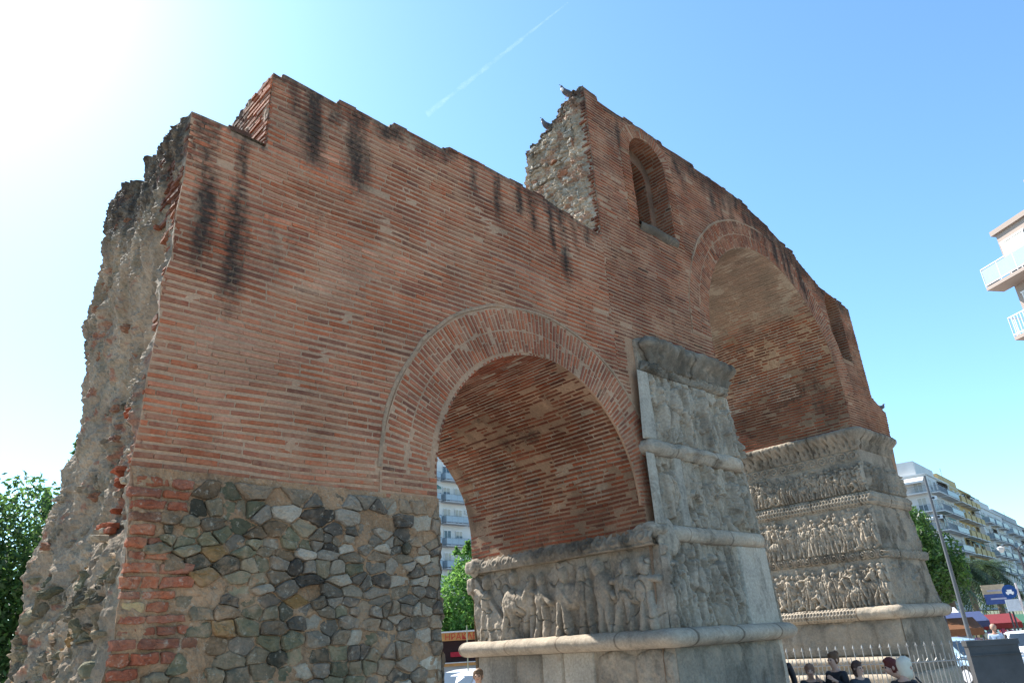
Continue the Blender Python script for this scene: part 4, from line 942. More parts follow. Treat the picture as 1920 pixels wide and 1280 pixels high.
def put(key, fn, root, M4, name):
    if key not in _proto:
        o = fn(); _proto[key] = o; S.collection.objects.unlink(o); 
    o = bpy.data.objects.new(name, _proto[key].data); S.collection.objects.link(o); o.parent = root; o.matrix_local = M4; return o
def frame4(O, u, n):
    return Matrix(((u[0], -n[0], 0, O[0]), (u[1], -n[1], 0, O[1]), (0, 0, 1, O[2]), (0, 0, 0, 1)))   # local x along facade, -y outward
def win_mesh(w, h, shut):
    def f():
        mb = MB(); mb.box((0, -.02, 0), (w, .10, h), mat=1)
        for x in (0, w/2-.03, w-.06): mb.box((x, -.05, 0), (x+.06, .05, h), mat=0)
        mb.box((-.05, -.06, h), (w+.05, .05, h+.08), mat=0)
        if shut > 0: mb.box((.06, -.045, h*(1-shut)), (w-.06, .0, h), mat=2)
        return mb.build('window', [M_RAILW, M_GLASS, M_SHUT])
    return f
def balc_mesh(w, d, hh, style):
    def f():
        mb = MB(); mb.box((0, -d, -.16), (w, 0, 0), mat=0)
        if style == 'solid': mb.box((0, -d, 0), (w, -d+.05, .95), mat=1); mb.box((0, -d, 0), (.05, 0, .95), mat=1); mb.box((w-.05, -d, 0), (w, 0, .95), mat=1)
        else:
            for z in (.95, .08): mb.box((0, -d, z), (w, -d+.04, z+.05), mat=2); mb.box((0, -d, z), (.04, 0, z+.05), mat=2); mb.box((w-.04, -d, z), (w, 0, z+.05), mat=2)
            n = int(w/(.16 if style == 'bars' else .9))
            for i in range(n+1): x = (w-.03)*i/n; mb.box((x, -d+.005, 0), (x+.03, -d+.03, .95), mat=2)
            for i in range(int(d/.3)+1): mb.box((.005, -d+.3*i, 0), (.03, -d+.3*i+.03, .95), mat=2); mb.box((w-.03, -d+.3*i, 0), (w-.005, -d+.3*i+.03, .95), mat=2)
            if style == 'glass': mb.box((.05, -d+.01, .12), (w-.05, -d+.025, .9), mat=1); mb.box((.01, -d+.06, .12), (.025, -.02, .9), mat=1); mb.box((w-.025, -d+.06, .12), (w-.01, -.02, .9), mat=1)
        return mb
    return f
def apartment(label, root_xy, z0, u, Wd, n, D, floors, fh, wallm, spec, seed=0, group=None, roofbits=True, slabm=None):
    """box with its near corner at root_xy; front facade along u (outward n), side facade along -n from the corner (outward -u)"""
    r = random.Random(seed); root = thing('apartment_building', label, 'building', (root_xy[0], root_xy[1], z0), 0, group)
    u = np.array([*u, 0.]); n = np.array([*n, 0.]); H = floors*fh
    mb = MB()
    def L(P): P = np.asarray(P, float); return P[:, :1]*u+P[:, 1:2]*(-n)+P[:, 2:3]*np.array([0, 0, 1])
    mb.box((0, 0, 0), (Wd, D, H), M=L); mb.box((-.15, -.15, H), (Wd+.15, D+.15, H+.25), M=L); mb.box((1.2, 1.5, H+.25), (Wd-1.5, D-1, H+2.6), M=L)
    mb.build('walls', wallm, root)
    faces = [('f', np.zeros(3), u, n, Wd)]
    if spec.get('side', True): faces.append(('s', -n*D, n, -u, D))
    for nm, O, uu, nn, Wf in faces:
        bays = spec['bays'] if nm == 'f' else spec.get('sbays', spec['bays'])
        for k in range(1 if spec.get('shop') else 0, floors):
            if k == floors-1 and nm == 'f' and 'topbays' in spec: bays = spec['topbays']
            for bi, (x0, w, kind) in enumerate(bays):
                if x0+w > Wf: continue
                P = O+uu*x0+nn*.0+np.array([0, 0, k*fh+.1])
                if kind.startswith('b'):
                    st = {'b': 'glass', 'bs': 'solid', 'bb': 'bars'}[kind]; d = spec.get('topbd', spec.get('bd', 1.2)) if k == floors-1 else spec.get('bd', 1.2)
                    key = ('balc', round(w, 2), st, wallm.name, d)
                    def mk(w=w, d=d, st=st): return balc_mesh(w, d, .95, st)().build('balcony', [slabm or M_WALLW, M_FROST if st == 'glass' else (spec.get('solidm') or M_WALLC), M_RAIL if spec.get('dark') else M_RAILW])
                    put(key, mk, root, frame4(P, uu, nn), 'balcony')
                    nw = max(1, int(w/2.0))
                    for q in range(nw):
                        sh = r.choice([0, 0, .3, .5, 1]); put(('win', 'door', sh), win_mesh(1.3, 2.1, sh), root, frame4(P+uu*(w/nw*(q+.5)-.65)+nn*.03, uu, nn), 'window')
                    if r.random() < spec.get('awn', .25):
                        mm = r.choice([M_AWN, M_AWN, M_AWNG, M_WALLW]) if spec.get('awnm') is None else spec['awnm']
                        def ma(w=w, d=d, mm=mm): 
                            mb = MB(); mb.add([[.1, 0, 2.55], [w-.1, 0, 2.55], [w-.1, -d-.15, 1.75], [.1, -d-.15, 1.75], [.1, 0, 2.51], [w-.1, 0, 2.51], [w-.1, -d-.15, 1.70], [.1, -d-.15, 1.70], [.1, -d-.15, 1.45], [w-.1, -d-.15, 1.45]], [[0, 1, 2, 3], [4, 7, 6, 5], [3, 2, 9, 8], [0, 3, 7, 4], [1, 5, 6, 2]]); return mb.build('awning', mm)
                        put(('awn', round(w, 2), mm.name), ma, root, frame4(P, uu, nn), 'awning')
                    if r.random() < .35:
                        def ac():
                            mb = MB(); mb.box((0, -.3, 0), (.8, 0, .55), mat=0); mb.tube([(.3, -.31, .28), (.3, -.33, .28)], .2, 10, mat=1); return mb.build('air_conditioner', [M_RAILW, M_DARK])
                        put('ac', ac, root, frame4(P+uu*(w+.15)+np.array([0, 0, 1.6]), uu, nn), 'air_conditioner')
                elif kind == 'w': put(('win', 'w'), win_mesh(1.5, 1.4, .3), root, frame4(P+uu*(w/2-.75)+nn*.03+np.array([0, 0, .9]), uu, nn), 'window')
                elif kind == 'p':
                    put(('pan', round(w, 2), spec['panel'].name), lambda: (lambda m_: (m_.box((0, -.06, 0), (w, .0, fh-.35)), m_.build('facade_panel', spec['panel']))[1])(MB()), root, frame4(P, uu, nn), 'facade_panel')
    if spec.get('shop'):
        mb = MB()
        for i in range(int(Wd/3.2)): mb.box((.4+i*3.2, -.04, .2), (3.1+i*3.2, .02, 2.7), M=L)
        mb.build('shop_windows', M_GLASS, root)
        mb = MB(); mb.box((0, -1.4, 2.85), (Wd, -.02, 3.1), M=L); mb.build('shop_canopy', M_WALLG, root)
    if roofbits:
        for i in range(spec.get('ant', 6)):
            x, y, h = r.uniform(.5, Wd-1), r.uniform(.5, D-1), r.uniform(1.5, 3.6); mb = MB(); c = L([[x, y, H]])[0]
            mb.tube([c, c+[0, 0, h]], .03, 5); 
            for j in range(4): mb.tube([c+u*-.5*(1-j*.15)+[0, 0, h-.15*j], c+u*.5*(1-j*.15)+[0, 0, h-.15*j]], .02, 4)
            mb.build('antenna', M_RAIL, root)
    return root
def dirv(az): return (math.sin(rad(az)), math.cos(rad(az)))
# behind the small arch
apartment('bluish white block of flats with stacked balconies seen through the small arch', (58.0, 82.0), GZ, (1, 0), 21, (0, -1), 12, 9, 3.05, M_WALLW,
          dict(bays=[(.6, 4.2, 'b'), (5.6, 4.2, 'b'), (10.6, 3.6, 'b'), (15.2, 4.2, 'b')], side=False, dark=True, shop=True, awn=.15, awnm=M_AWNG), seed=2, slabm=M_WALLG)
# the long avenue on the right
u_ = dirv(84.4); n_ = (u_[1], -u_[0])
c = at_dist(1735, 890, 129); B = (float(c[0]), float(c[1]))
apartment('white corner block of flats with dark balconies and roof aerials, left of the avenue', B, GZ, u_, 15.5, n_, 14, 8, 2.85, M_WALLW,
          dict(bays=[(.3, 5.5, 'bb'), (6.5, 8.2, 'b')], sbays=[(8.8, 5.0, 'bb'), (2, 4, 'bb')], dark=True, shop=True, awn=.45, ant=12), seed=4)
B2 = (B[0]+u_[0]*15.7, B[1]+u_[1]*15.7)
apartment('ochre block of flats with solid yellow balconies adjoining the white corner block', B2, GZ, u_, 17, n_, 14, 8, 2.85, M_WALLY,
          dict(bays=[(.6, 3.6, 'bs'), (5, 3.6, 'bs'), (9.4, 3.2, 'bs'), (13.4, 3.2, 'bs')], side=False, shop=True, awn=.5, solidm=M_WALLY, ant=3), seed=5)
c = at_dist(1831, 943, 166); B = (float(c[0])+0, float(c[1]))
apartment('white block of flats with plain side wall, third along the avenue', B, GZ, u_, 25, n_, 14, 7, 3.05, M_WALLW,
          dict(bays=[(1, 5, 'b'), (8, 6, 'b'), (16, 6, 'b')], sbays=[(2, 3, 'w'), (8, 4, 'w')], dark=True, shop=True, awn=.3, ant=7), seed=6)
B2 = (B[0]+u_[0]*26, B[1]+u_[1]*26)
apartment('furthest grey block of flats at the right end of the avenue', B2, GZ, u_, 34, n_, 14, 7, 3.0, M_WALLG,
          dict(bays=[(1, 6, 'b'), (9, 6, 'b'), (17, 6, 'b'), (25, 7, 'b')], side=False, shop=True, awn=.4, ant=4), seed=7)
# tall block high at the right edge
c = at_dist(1940, 640, 40); u3 = dirv(211.2); n3 = (u3[1], -u3[0])
if n3[0] > 0: n3 = (-n3[0], -n3[1])
apartment('tall white block of flats with wraparound balconies at the upper right edge', (float(c[0]), float(c[1])), GZ, u3, 16, n3, 12, 7, 2.79, M_WALLP,
          dict(bays=[(-.2, 4.6, 'bb'), (5.4, 5, 'b'), (11, 4.5, 'b')], topbays=[(-.6, 5.6, 'b'), (5.4, 5, 'b'), (11, 4.5, 'b')], side=False, shop=True, awn=.25, bd=.85, topbd=1.0, awnm=M_AWN, ant=0), seed=8, slabm=M_WALLP)

# ------------------------------------------------------------------ people
def skin(name, nodes, edges, mat, parent, col, sub=2, root=0):
    """one continuous body: nodes (x, y, z, radius), grown along edges with a Skin modifier, then frozen"""
    me = bpy.data.meshes.new(name); me.from_pydata([n[:3] for n in nodes], edges, []); o = bpy.data.objects.new(name, me); S.collection.objects.link(o)
    md = o.modifiers.new('skin', 'SKIN'); md.use_smooth_shade = True; md.branch_smoothing = .4
    for i, n in enumerate(nodes):
        v = me.skin_vertices[0].data[i]; r = n[3]; v.radius = (r, r) if not isinstance(r, tuple) else r; v.use_root = (i == root)
    ss = o.modifiers.new('sub', 'SUBSURF'); ss.levels = sub; ss.render_levels = sub
    dg = bpy.context.evaluated_depsgraph_get(); m2 = bpy.data.meshes.new_from_object(o.evaluated_get(dg)); bpy.data.objects.remove(o)
    m2.materials.clear(); m2.materials.append(mat); at = m2.color_attributes.new('Col', 'FLOAT_COLOR', 'POINT'); at.data.foreach_set('color', np.tile(np.r_[col, 0.], len(m2.vertices)).astype(np.float32))
    o = bpy.data.objects.new(name, m2); S.collection.objects.link(o); o.parent = parent; return o
def person(label, pos, yaw, h=1.7, top=(.05, .05, .06), bottom=(.04, .05, .09), hair=(.06, .04, .03), skincol=(.50, .30, .22), lean=0.0, head=0.0, longhair=False, arm='down', sleeve='long', stride=.12, scarf=None, group=None, bag=None, bun=False, glasses=False):
    """faces local -Y; yaw turns about Z"""
    t = thing('person', label, 'person', (pos[0], pos[1], pos[2] if len(pos) > 2 else GZ), yaw, group)
    k = h/1.75; ly = -lean
    def q(x, y, z, r): 
        b = max(0, (z-.9)); return (x*k, (y+ly*b)*k, (z-.12*abs(lean)*b)*k, (r[0]*k, r[1]*k) if isinstance(r, tuple) else r*k)
    hz = 1.58; hy = -head
    N = [q(0, 0, .95, .135), q(0, 0, 1.10, .12), q(0, 0, 1.27, .145), q(0, 0, 1.40, .115), q(0, 0, 1.46, .058), q(0, -.01+hy*.3, 1.51, .06), q(0, -.035+hy, 1.56, .078), q(0, -.02+hy, 1.63, .092), q(0, -.01+hy, 1.68, .07), q(0, -.125+hy, 1.595, .014)]
    E = [(0, 1), (1, 2), (2, 3), (3, 4), (4, 5), (5, 6), (6, 7), (7, 8), (7, 9)]
    AR = {}
    for sg in (-1, 1):
        a0 = len(N)
        if arm == 'down': pts = [(.17, 0, 1.40, .06), (.22, .02, 1.14, .046), (.235, -.04, .90, .030)]
        elif arm == 'fold': pts = [(.17, 0, 1.40, .06), (.24, .0, 1.15, .046), (.10, -.22, 1.12, .032)]
        else: pts = [(.17, 0, 1.40, .06), (.23, -.03, 1.15, .046), (.19, -.22, 1.28, .030)]
        for p in pts: N.append(q(sg*p[0], p[1], p[2], p[3]))
        E += [(3, a0), (a0, a0+1), (a0+1, a0+2)]; AR[sg] = (a0, a0+1, a0+2)
        w = np.array(pts[2][:3]); d = w-np.array(pts[1][:3]); d /= np.linalg.norm(d); palm_ = w+d*.08; pi = len(N); N.append(q(sg*palm_[0], palm_[1], palm_[2], .030)); E.append((a0+2, pi))
        sd = np.cross(d, [1, 0, 0]); sd /= np.linalg.norm(sd)+1e-6
        for f, (off, L) in enumerate(((-.027, .055), (-.009, .068), (.009, .064), (.027, .05))):
            a = palm_+d*.03+sd*off; b = a+d*L*.6+np.array([-.006, 0, 0]); c_ = b+d*L*.5+np.array([-.02, 0, 0])
            for pz in (a, b, c_): N.append(q(sg*pz[0], pz[1], pz[2], .0085))
            j = len(N); E += [(pi, j-3), (j-3, j-2), (j-2, j-1)]
        a = palm_-d*.03-sd*.03; b = a+d*.04-sd*.02
        for pz in (a, b): N.append(q(sg*pz[0], pz[1], pz[2], .0095))
        j = len(N); E += [(pi, j-2), (j-2, j-1)]
    LG_ = {}
    for sg in (-1, 1):
        a0 = len(N); st = sg*stride
        for p in ((.09, 0, .88, .095), (.10, -st*.7-.02, .50, .062), (.10, -st+.02, .10, .040), (.10, -st+.0, .045, .042), (.11, -st-.13, .035, .036)): N.append(q(sg*p[0], p[1], p[2], p[3]))
        E += [(0, a0)]+[(a0+i, a0+i+1) for i in range(4)]; LG_[sg] = a0
    skin('body', N, E, M_SKIN, t, skincol)
    up = lambda n, r: (n[0], n[1], n[2], (n[3][0]+r, n[3][1]+r) if isinstance(n[3], tuple) else n[3]+r)
    TN = [up(N[0], .022), up(N[1], .022), up(N[2], .022), up(N[3], .02)]; TE = [(0, 1), (1, 2), (2, 3)]
    for sg in (-1, 1):
        a = AR[sg]; b = len(TN); TN += [up(N[a[0]], .02)]; TE.append((3, b)); el = up(N[a[1]], .016)
        if sleeve == 'short': el = tuple((np.array(N[a[0]][:3])*.35+np.array(N[a[1]][:3])*.65))+(.068*k,); TN.append(el); TE.append((b, b+1))
        else: TN += [el, up(N[a[2]], .014)]; TE += [(b, b+1), (b+1, b+2)]
    skin('jacket' if sleeve == 'long' else 'shirt', TN, TE, M_SKIN, t, top)
    BN = [up(N[0], .012)]; BE = []
    for sg in (-1, 1):
        a = LG_[sg]; b = len(BN); BN += [up(N[a], .016), up(N[a+1], .02), up(N[a+2], .024)]; BE += [(0, b), (b, b+1), (b+1, b+2)]
    skin('trousers', BN, BE, M_SKIN, t, bottom)
    mb = MB()
    for sg in (-1, 1):
        a = LG_[sg]; p0 = np.array(N[a+3][:3]); p1 = np.array(N[a+4][:3]); mb.ball((p0+p1)/2+[0, -.0, -.0], (.05*k, .13*k, .048*k), 10, (.03, .03, .03, 0))
    mb.build('shoes', M_SKIN, t, True)
    H7 = np.array(N[7][:3]); mb = MB(); hc = np.r_[hair, 0]
    ph = np.linspace(0, np.pi, 14)[:, None]; th = np.linspace(0, 2*np.pi, 29)[None, :-1]; D = np.stack([np.sin(ph)*np.cos(th), np.sin(ph)*np.sin(th), np.cos(ph)+0*th], -1)
    R_ = np.array([.096, .112, .112])*k*(1.03+.11*fbm(D[..., 0]*4, D[..., 1]*4, D[..., 2]*4, seed=3)[..., None]); P = D*R_
    front = (P[..., 1] < -.03*k) & (P[..., 2] < .045*k); P[front] *= .72
    low = (P[..., 2] < -.05*k) & ~front
    if longhair: P[..., 2] = np.where(low, P[..., 2]*1.55-.02*k, P[..., 2]); P[..., 0] *= np.where(low, 1.18, 1.06)
    mb.grid(P+H7+[0, .012*k, .018*k], hc, wrap=True)
    if bun: mb.ball(H7+[0, .10*k, .10*k], .05*k, 10, hc)
    mb.build('hair', M_SKIN, t, True)
    mb = MB()
    for sg in (-1, 1): mb.ball(H7+[sg*.034*k, -.088*k, -.005*k], .012*k, 6, (.02, .02, .02, 0))
    mb.tube([H7+[-.025*k, -.102*k, -.065*k], H7+[0, -.108*k, -.068*k], H7+[.025*k, -.102*k, -.065*k]], .006*k, 5, (.35, .13, .11, 0))
    mb.build('face_features', M_SKIN, t, True)
    mb = MB()
    for sg in (-1, 1): mb.ball(H7+[sg*.092*k, .0, -.012*k], (.012*k, .02*k, .032*k), 8, np.r_[skincol, 0])
    mb.build('ears', M_SKIN, t, True)
    if glasses:
        mb = MB()
        for sg in (-1, 1): mb.ball(H7+[sg*.036*k, -.098*k, -.003*k], (.03*k, .012*k, .02*k), 8, (.01, .01, .01, 0))
        mb.box(tuple(H7+[-.09*k, -.1*k, 0]), tuple(H7+[.09*k, -.094*k, .006*k]), (.01, .01, .01, 0)); mb.build('sunglasses', M_SKIN, t, True)
    if scarf is not None:
        mb = MB(); P = D*np.array([.125, .14, .14])*k; P[(P[..., 1] < -.06*k) & (P[..., 2] < .05*k)] *= .66; P[..., 2] = np.where(P[..., 2] < -.06*k, P[..., 2]*1.7, P[..., 2]); mb.grid(P+H7+[0, .01, .01], np.r_[scarf, 0], wrap=True); mb.build('headscarf', M_SKIN, t, True)
    if bag is not None:
        b3 = thing('shoulder_bag', bag[0], 'bag', t.location[:], yaw); mb = MB()
        mb.box((.20*k, -.1*k, .72*k), (.30*k, .18*k, .98*k), np.r_[bag[1], 0]); mb.build('bag_body', M_SKIN, b3)
        mb = MB(); mb.tube([(.24*k, .04, .98*k), (.235*k, .05, 1.2*k), (.15*k, .05+ly*.4, 1.46*k)], .012, 6, np.r_[bag[1], 0]); mb.build('strap', M_SKIN, b3)
    return t
def pp(px, py_head, h, lean=0, head=0, yaw=0):                 # stand a person of height h so that the head top is on the pixel's ray
    k = h/1.75; z = GZ+h-.12*lean*.8*k; d = ray(px, py_head); s_ = z/d[2]; o = -(lean*.8+head)*k
    return (float(d[0]*s_+math.sin(yaw)*o), float(d[1]*s_-math.cos(yaw)*o), GZ)
def face(az): return rad(180-az)                           # yaw that makes local -Y point to azimuth az
person('woman with short dark red hair in a black jacket bending forward by the fence', pp(1664, 1233, 1.66, .35, .08, face(310)), face(310), 1.66, top=(.02, .025, .03), hair=(.11, .02, .015), lean=.35, head=.08, arm='fold', bag=('dark shoulder bag of the woman with red hair', (.03, .03, .04)))
person('woman with white blonde hair in a black jacket beside the woman with red hair', pp(1693, 1231, 1.66, .18, .03, face(115)), face(115), 1.66, top=(.012, .012, .014), hair=(.66, .58, .46), lean=.18, head=.03, longhair=True, arm='fold')
person('man with white hair and sunglasses between the two marble piers', pp(1456, 1213, 1.74), face(250), 1.76, top=(.012, .012, .018), hair=(.75, .73, .70), skincol=(.52, .17, .12), glasses=True)
person('woman with a brown bun and orange top under a dark coat by the plinth', pp(1560, 1222, 1.66), face(290), 1.66, top=(.02, .02, .025), hair=(.12, .06, .03), bun=True, arm='up')
person('person with light brown hair in a dark jacket looking down', pp(1516, 1244, 1.50, .15, .06, face(240)), face(240), 1.50, top=(.02, .025, .03), hair=(.22, .12, .08), head=.06, lean=.15, arm='fold', bag=('small olive bag worn by the person looking down behind the fence', (.12, .13, .06)))
person('woman with long dark brown hair beside the woman with the bun', pp(1604, 1238, 1.52), face(200), 1.52, top=(.03, .035, .045), hair=(.07, .035, .025), longhair=True, arm='fold')
person('person in a pale cream headscarf walking beyond the fence', pp(1790, 1168, 1.62), face(60), 1.68, top=(.02, .02, .025), scarf=(.68, .58, .46), arm='down')
person('person with curly brown hair walking beyond the fence beside the headscarf', pp(1772, 1184, 1.52), face(250), 1.60, top=(.03, .04, .06), hair=(.16, .10, .06), longhair=True)
person('person with dark hair and glasses behind the person in the headscarf', pp(1806, 1170, 1.66), face(230), 1.70, top=(.04, .03, .04), hair=(.04, .03, .02))
p = (32.9, 8.9)
person('bald man in a pale blue short sleeved shirt and dark jeans', (p[0]-.6, p[1]-.1), face(75), 1.78, top=(.42, .52, .66), bottom=(.03, .035, .05), hair=(.40, .25, .18), skincol=(.42, .22, .15), sleeve='short', stride=.16)
person('man with brown hair before the white cars beyond the small arch', pp(897, 1266, 1.60), face(230), 1.72, top=(.1, .1, .12), hair=(.16, .1, .06), skincol=(.5, .3, .2))

# ------------------------------------------------------------------ birds
def pigeon(label, pos, yaw, breast=(.5, .5, .5)):
    t = thing('pigeon', label, 'bird', pos, yaw, 'pigeons resting on the ruin'); k = 1.25
    N = [(0, .0, .13*k, .055*k), (0, -.06*k, .15*k, .048*k), (0, -.10*k, .20*k, .026*k), (0, -.115*k, .235*k, .028*k), (0, .08*k, .115*k, .04*k), (0, .15*k, .095*k, .018*k)]
    skin('body', N, [(0, 1), (1, 2), (2, 3), (0, 4), (4, 5)], M_SKIN, t, (.09, .09, .11))
    mb = MB(); mb.tube([(0, -.13*k, .235*k), (0, -.165*k, .228*k)], [.008*k, .002], 6, (.1, .09, .08, 0)); mb.build('beak', M_SKIN, t)
    mb = MB(); mb.box((-.025*k, .12*k, .085*k), (.025*k, .24*k, .095*k), (.05, .05, .06, 0)); mb.build('tail', M_SKIN, t)
    mb = MB(); mb.ball((0, -.088*k, .165*k), (.032*k, .032*k, .05*k), 8, np.r_[breast, 0]); mb.build('breast_feathers', M_SKIN, t, True)
    for sg in (-1, 1):
        mb = MB(); mb.ball((sg*.045*k, .04*k, .135*k), (.016*k, .10*k, .036*k), 8, (.06, .06, .075, 0)); mb.build('wing', M_SKIN, t, True)
        mb = MB(); mb.tube([(sg*.02*k, 0, .08*k), (sg*.02*k, -.005, 0), (sg*.02*k, -.03*k, 0)], .005, 5, (.3, .1, .08, 0)); mb.build('leg', M_SKIN, t)
pigeon('pigeon with a white breast on the highest corner of the tower', (9.93, 7.98, 11.1), rad(-95), (.7, .7, .7))
pigeon('grey pigeon on the lower broken ledge of the tower', (9.9, 8.62, 10.58), rad(-90), (.12, .12, .14))
pigeon('small grey pigeon on the broken edge far right above the second pier', (23.13, 7.6, 5.93), rad(60), (.2, .2, .2))

# ------------------------------------------------------------------ iron fence round the monument
def picket_mesh(h, tall):
    mb = MB(); mb.tube([(0, 0, .03), (0, 0, h)], .011, 6)
    if tall: 
        mb.tube([(0, 0, h), (0, 0, h+.05), (0, 0, h+.12)], [.012, .026, .002], 4); mb.tube([(-.035, 0, h+.035), (.035, 0, h+.035)], .009, 5)
        mb.tube([(0, 0, h-.24), (-.05, 0, h-.30), (-.075, 0, h-.31)], .010, 5)
    return mb.build('picket', M_IRON)
fence = thing('iron_fence', 'light metal railing with spear tips in front of the plinth of the second pier', 'fence', (0, 0, 0))
FP = [(18.35, 11.4), (18.6, 9.4), (19.1, 7.3), (19.9, 6.45), (21.6, 5.55)]
tall = picket_mesh(1.50, True); short = picket_mesh(1.34, False)
mb = MB(); cnt = 0; carry = 0
for i in range(len(FP)-1):
    a = np.array(FP[i]); b = np.array(FP[i+1]); L = np.linalg.norm(b-a); u = (b-a)/L; s_ = carry
    while s_ < L:
        p = a+u*s_; src = tall if cnt % 2 == 0 else short
        if cnt < 90:
            o = src.copy() if cnt > 1 else src
            if cnt > 1: S.collection.objects.link(o)
            o.parent = fence; o.location = (p[0], p[1], GZ); o.rotation_euler = (0, 0, math.atan2(u[1], u[0]))
        cnt += 1; s_ += .10
    carry = s_-L
    for z in (.22, 1.18): mb.tube([(a[0], a[1], GZ+z), (b[0], b[1], GZ+z)], .016, 6)
mb.build('rail', M_IRON, fence)

# ------------------------------------------------------------------ dark metal board
c = at_dist(1852, 1190, 16.5)
t = thing('metal_board', 'tall dark grey metal board on the pavement right of the fence', 'board', (float(c[0]), float(c[1]), GZ), rad(-52))
mb = MB(); mb.box((-.42, -.09, .06), (.42, .09, 1.66), (.07, .07, .075, 0)); mb.box((-.44, -.11, 1.60), (.44, .11, 1.69), (.09, .085, .08, 0)); mb.box((-.44, -.115, 1.44), (.44, -.09, 1.455), (.04, .04, .04, 0)); mb.build('panel', plain('dull_grey_steel', (.065, .065, .068), .55, .2, var=.25, scale=3, bs=.15), t)
mb = MB(); mb.box((-.38, -.12, 0), (-.28, .12, .08)); mb.box((.28, -.12, 0), (.38, .12, .08)); mb.build('foot', M_DARK, t)
mb = MB()
for dx in (-.03, .03): mb.ball((dx, -.095, .98), .012, 8)
mb.build('lock', M_IRON, t)

# ------------------------------------------------------------------ cars
def car(label, pos, yaw, col, kind='hatch', group=None, sign=None):
    t = thing('parked_car', label, 'car', (pos[0], pos[1], pos[2]), yaw, group); Lc = 4.3; Wc = 1.74
    prof = {'hatch': [(-2.1, .45, .62), (-2.05, .8, .80), (-1.2, .92, .9), (-.55, 1.38, .70), (.2, 1.47, .66), (1.2, 1.44, .66), (1.85, 1.15, .74), (2.1, .95, .82), (2.15, .5, .80)],
            'sedan': [(-2.2, .45, .62), (-2.12, .72, .8), (-1.15, .90, .9), (-.45, 1.36, .70), (.2, 1.43, .66), (.85, 1.40, .68), (1.5, 1.02, .85), (2.15, .96, .84), (2.22, .5, .8)]}[kind]
    mb = MB(); xs = np.linspace(prof[0][0], prof[-1][0], 48); zt = np.interp(xs, [p[0] for p in prof], [p[1] for p in prof]); ww = np.interp(xs, [p[0] for p in prof], [p[2] for p in prof])
    belt = np.minimum(zt, .90+.0*xs); rows = []
    zt = np.convolve(np.pad(zt, 1, 'edge'), [.25, .5, .25], 'valid')
    hw = Wc/2*(1-.18*np.abs(xs/2.2)**4)
    def sect(i):
        b = belt[i]; h = zt[i]; top_w = hw[i]*(.97 if h < .95 else .74)
        ar = .0
        return [(hw[i]*.9, .22), (hw[i], .35), (hw[i]*1.0, .62), (hw[i]*.985, b-.04), (hw[i]*.95, b), (top_w+.04, h-.07), (top_w-.08, h-.01), (0, h+.015)]
    P = np.zeros((48, 15, 3))
    for i in range(48):
        s_ = sect(i); full = s_+[(-a, b) for a, b in s_[-2::-1]]
        for j, (y, z) in enumerate(full): P[i, j] = (xs[i], y, z)
    mb.grid(P, np.r_[col, 0], flip=True)
    for q, fl in ((0, False), (47, True)): mb.add(P[q], [list(range(15))] if fl else [list(range(14, -1, -1))], np.r_[col, 0])
    mb.build('body', M_CARP, t, True)
    def glass(pts, nm):
        mb = MB(); mb.add(pts, [[0, 1, 2, 3]]); mb.build(nm, M_GLASS, t)
    tw = .67
    for sg in (-1, 1):
        yb_ = Wc/2*.955; yt = Wc/2*.76
        glass([[-1.02, sg*(yb_+.0), .93], [.15, sg*yb_, .93], [.15, sg*(yt+.03), 1.34], [-.45, sg*(yt+.03), 1.31]], 'side_window'); glass([[.22, sg*yb_, .93], [1.45, sg*(yb_-.02), .95], [1.05, sg*(yt+.03), 1.32], [.22, sg*(yt+.03), 1.34]], 'side_window')
    glass([[-1.22, -.72, .93], [-1.22, .72, .93], [-.60, .6, 1.35], [-.60, -.6, 1.35]], 'windscreen')
    xr_ = 1.95 if kind == 'hatch' else 1.52
    glass([[xr_, -.66, 1.05], [xr_, .66, 1.05], [xr_-.52, .56, 1.40], [xr_-.52, -.56, 1.40]], 'rear_window')
    for x in (-1.35, 1.3):
        for sg in (-1, 1):
            mb = MB(); mb.tube([(x, sg*.70, .32), (x, sg*.885, .32)], .33, 18, (.02, .02, .02, 0)); w_ = mb.build('wheel', M_ATTR, t)
            mb = MB(); mb.tube([(x, sg*.87, .32), (x, sg*.895, .32)], .2, 12, (.5, .5, .52, 0)); mb.build('rim', M_ATTR, w_)
    for sg in (-1, 1):
        mb = MB(); mb.ball((-2.08, sg*.62, .66), (.08, .2, .09), 8, (.8, .8, .8, 0)); mb.build('headlight', M_ATTR, t, True)
        mb = MB(); mb.ball((2.12, sg*.64, .8), (.06, .14, .12), 8, (.35, .02, .02, 0)); mb.build('tail_light', M_ATTR, t, True)
        mb = MB(); mb.ball((-.95, sg*.98, .96), (.07, .12, .08), 8, np.r_[col, 0]); mb.build('wing_mirror', M_CARP, t, True)
    mb = MB(); mb.box((-2.24, -.25, .42), (-2.20, .25, .53), (.7, .7, .7, 0)); mb.build('number_plate', M_ATTR, t)
    return t

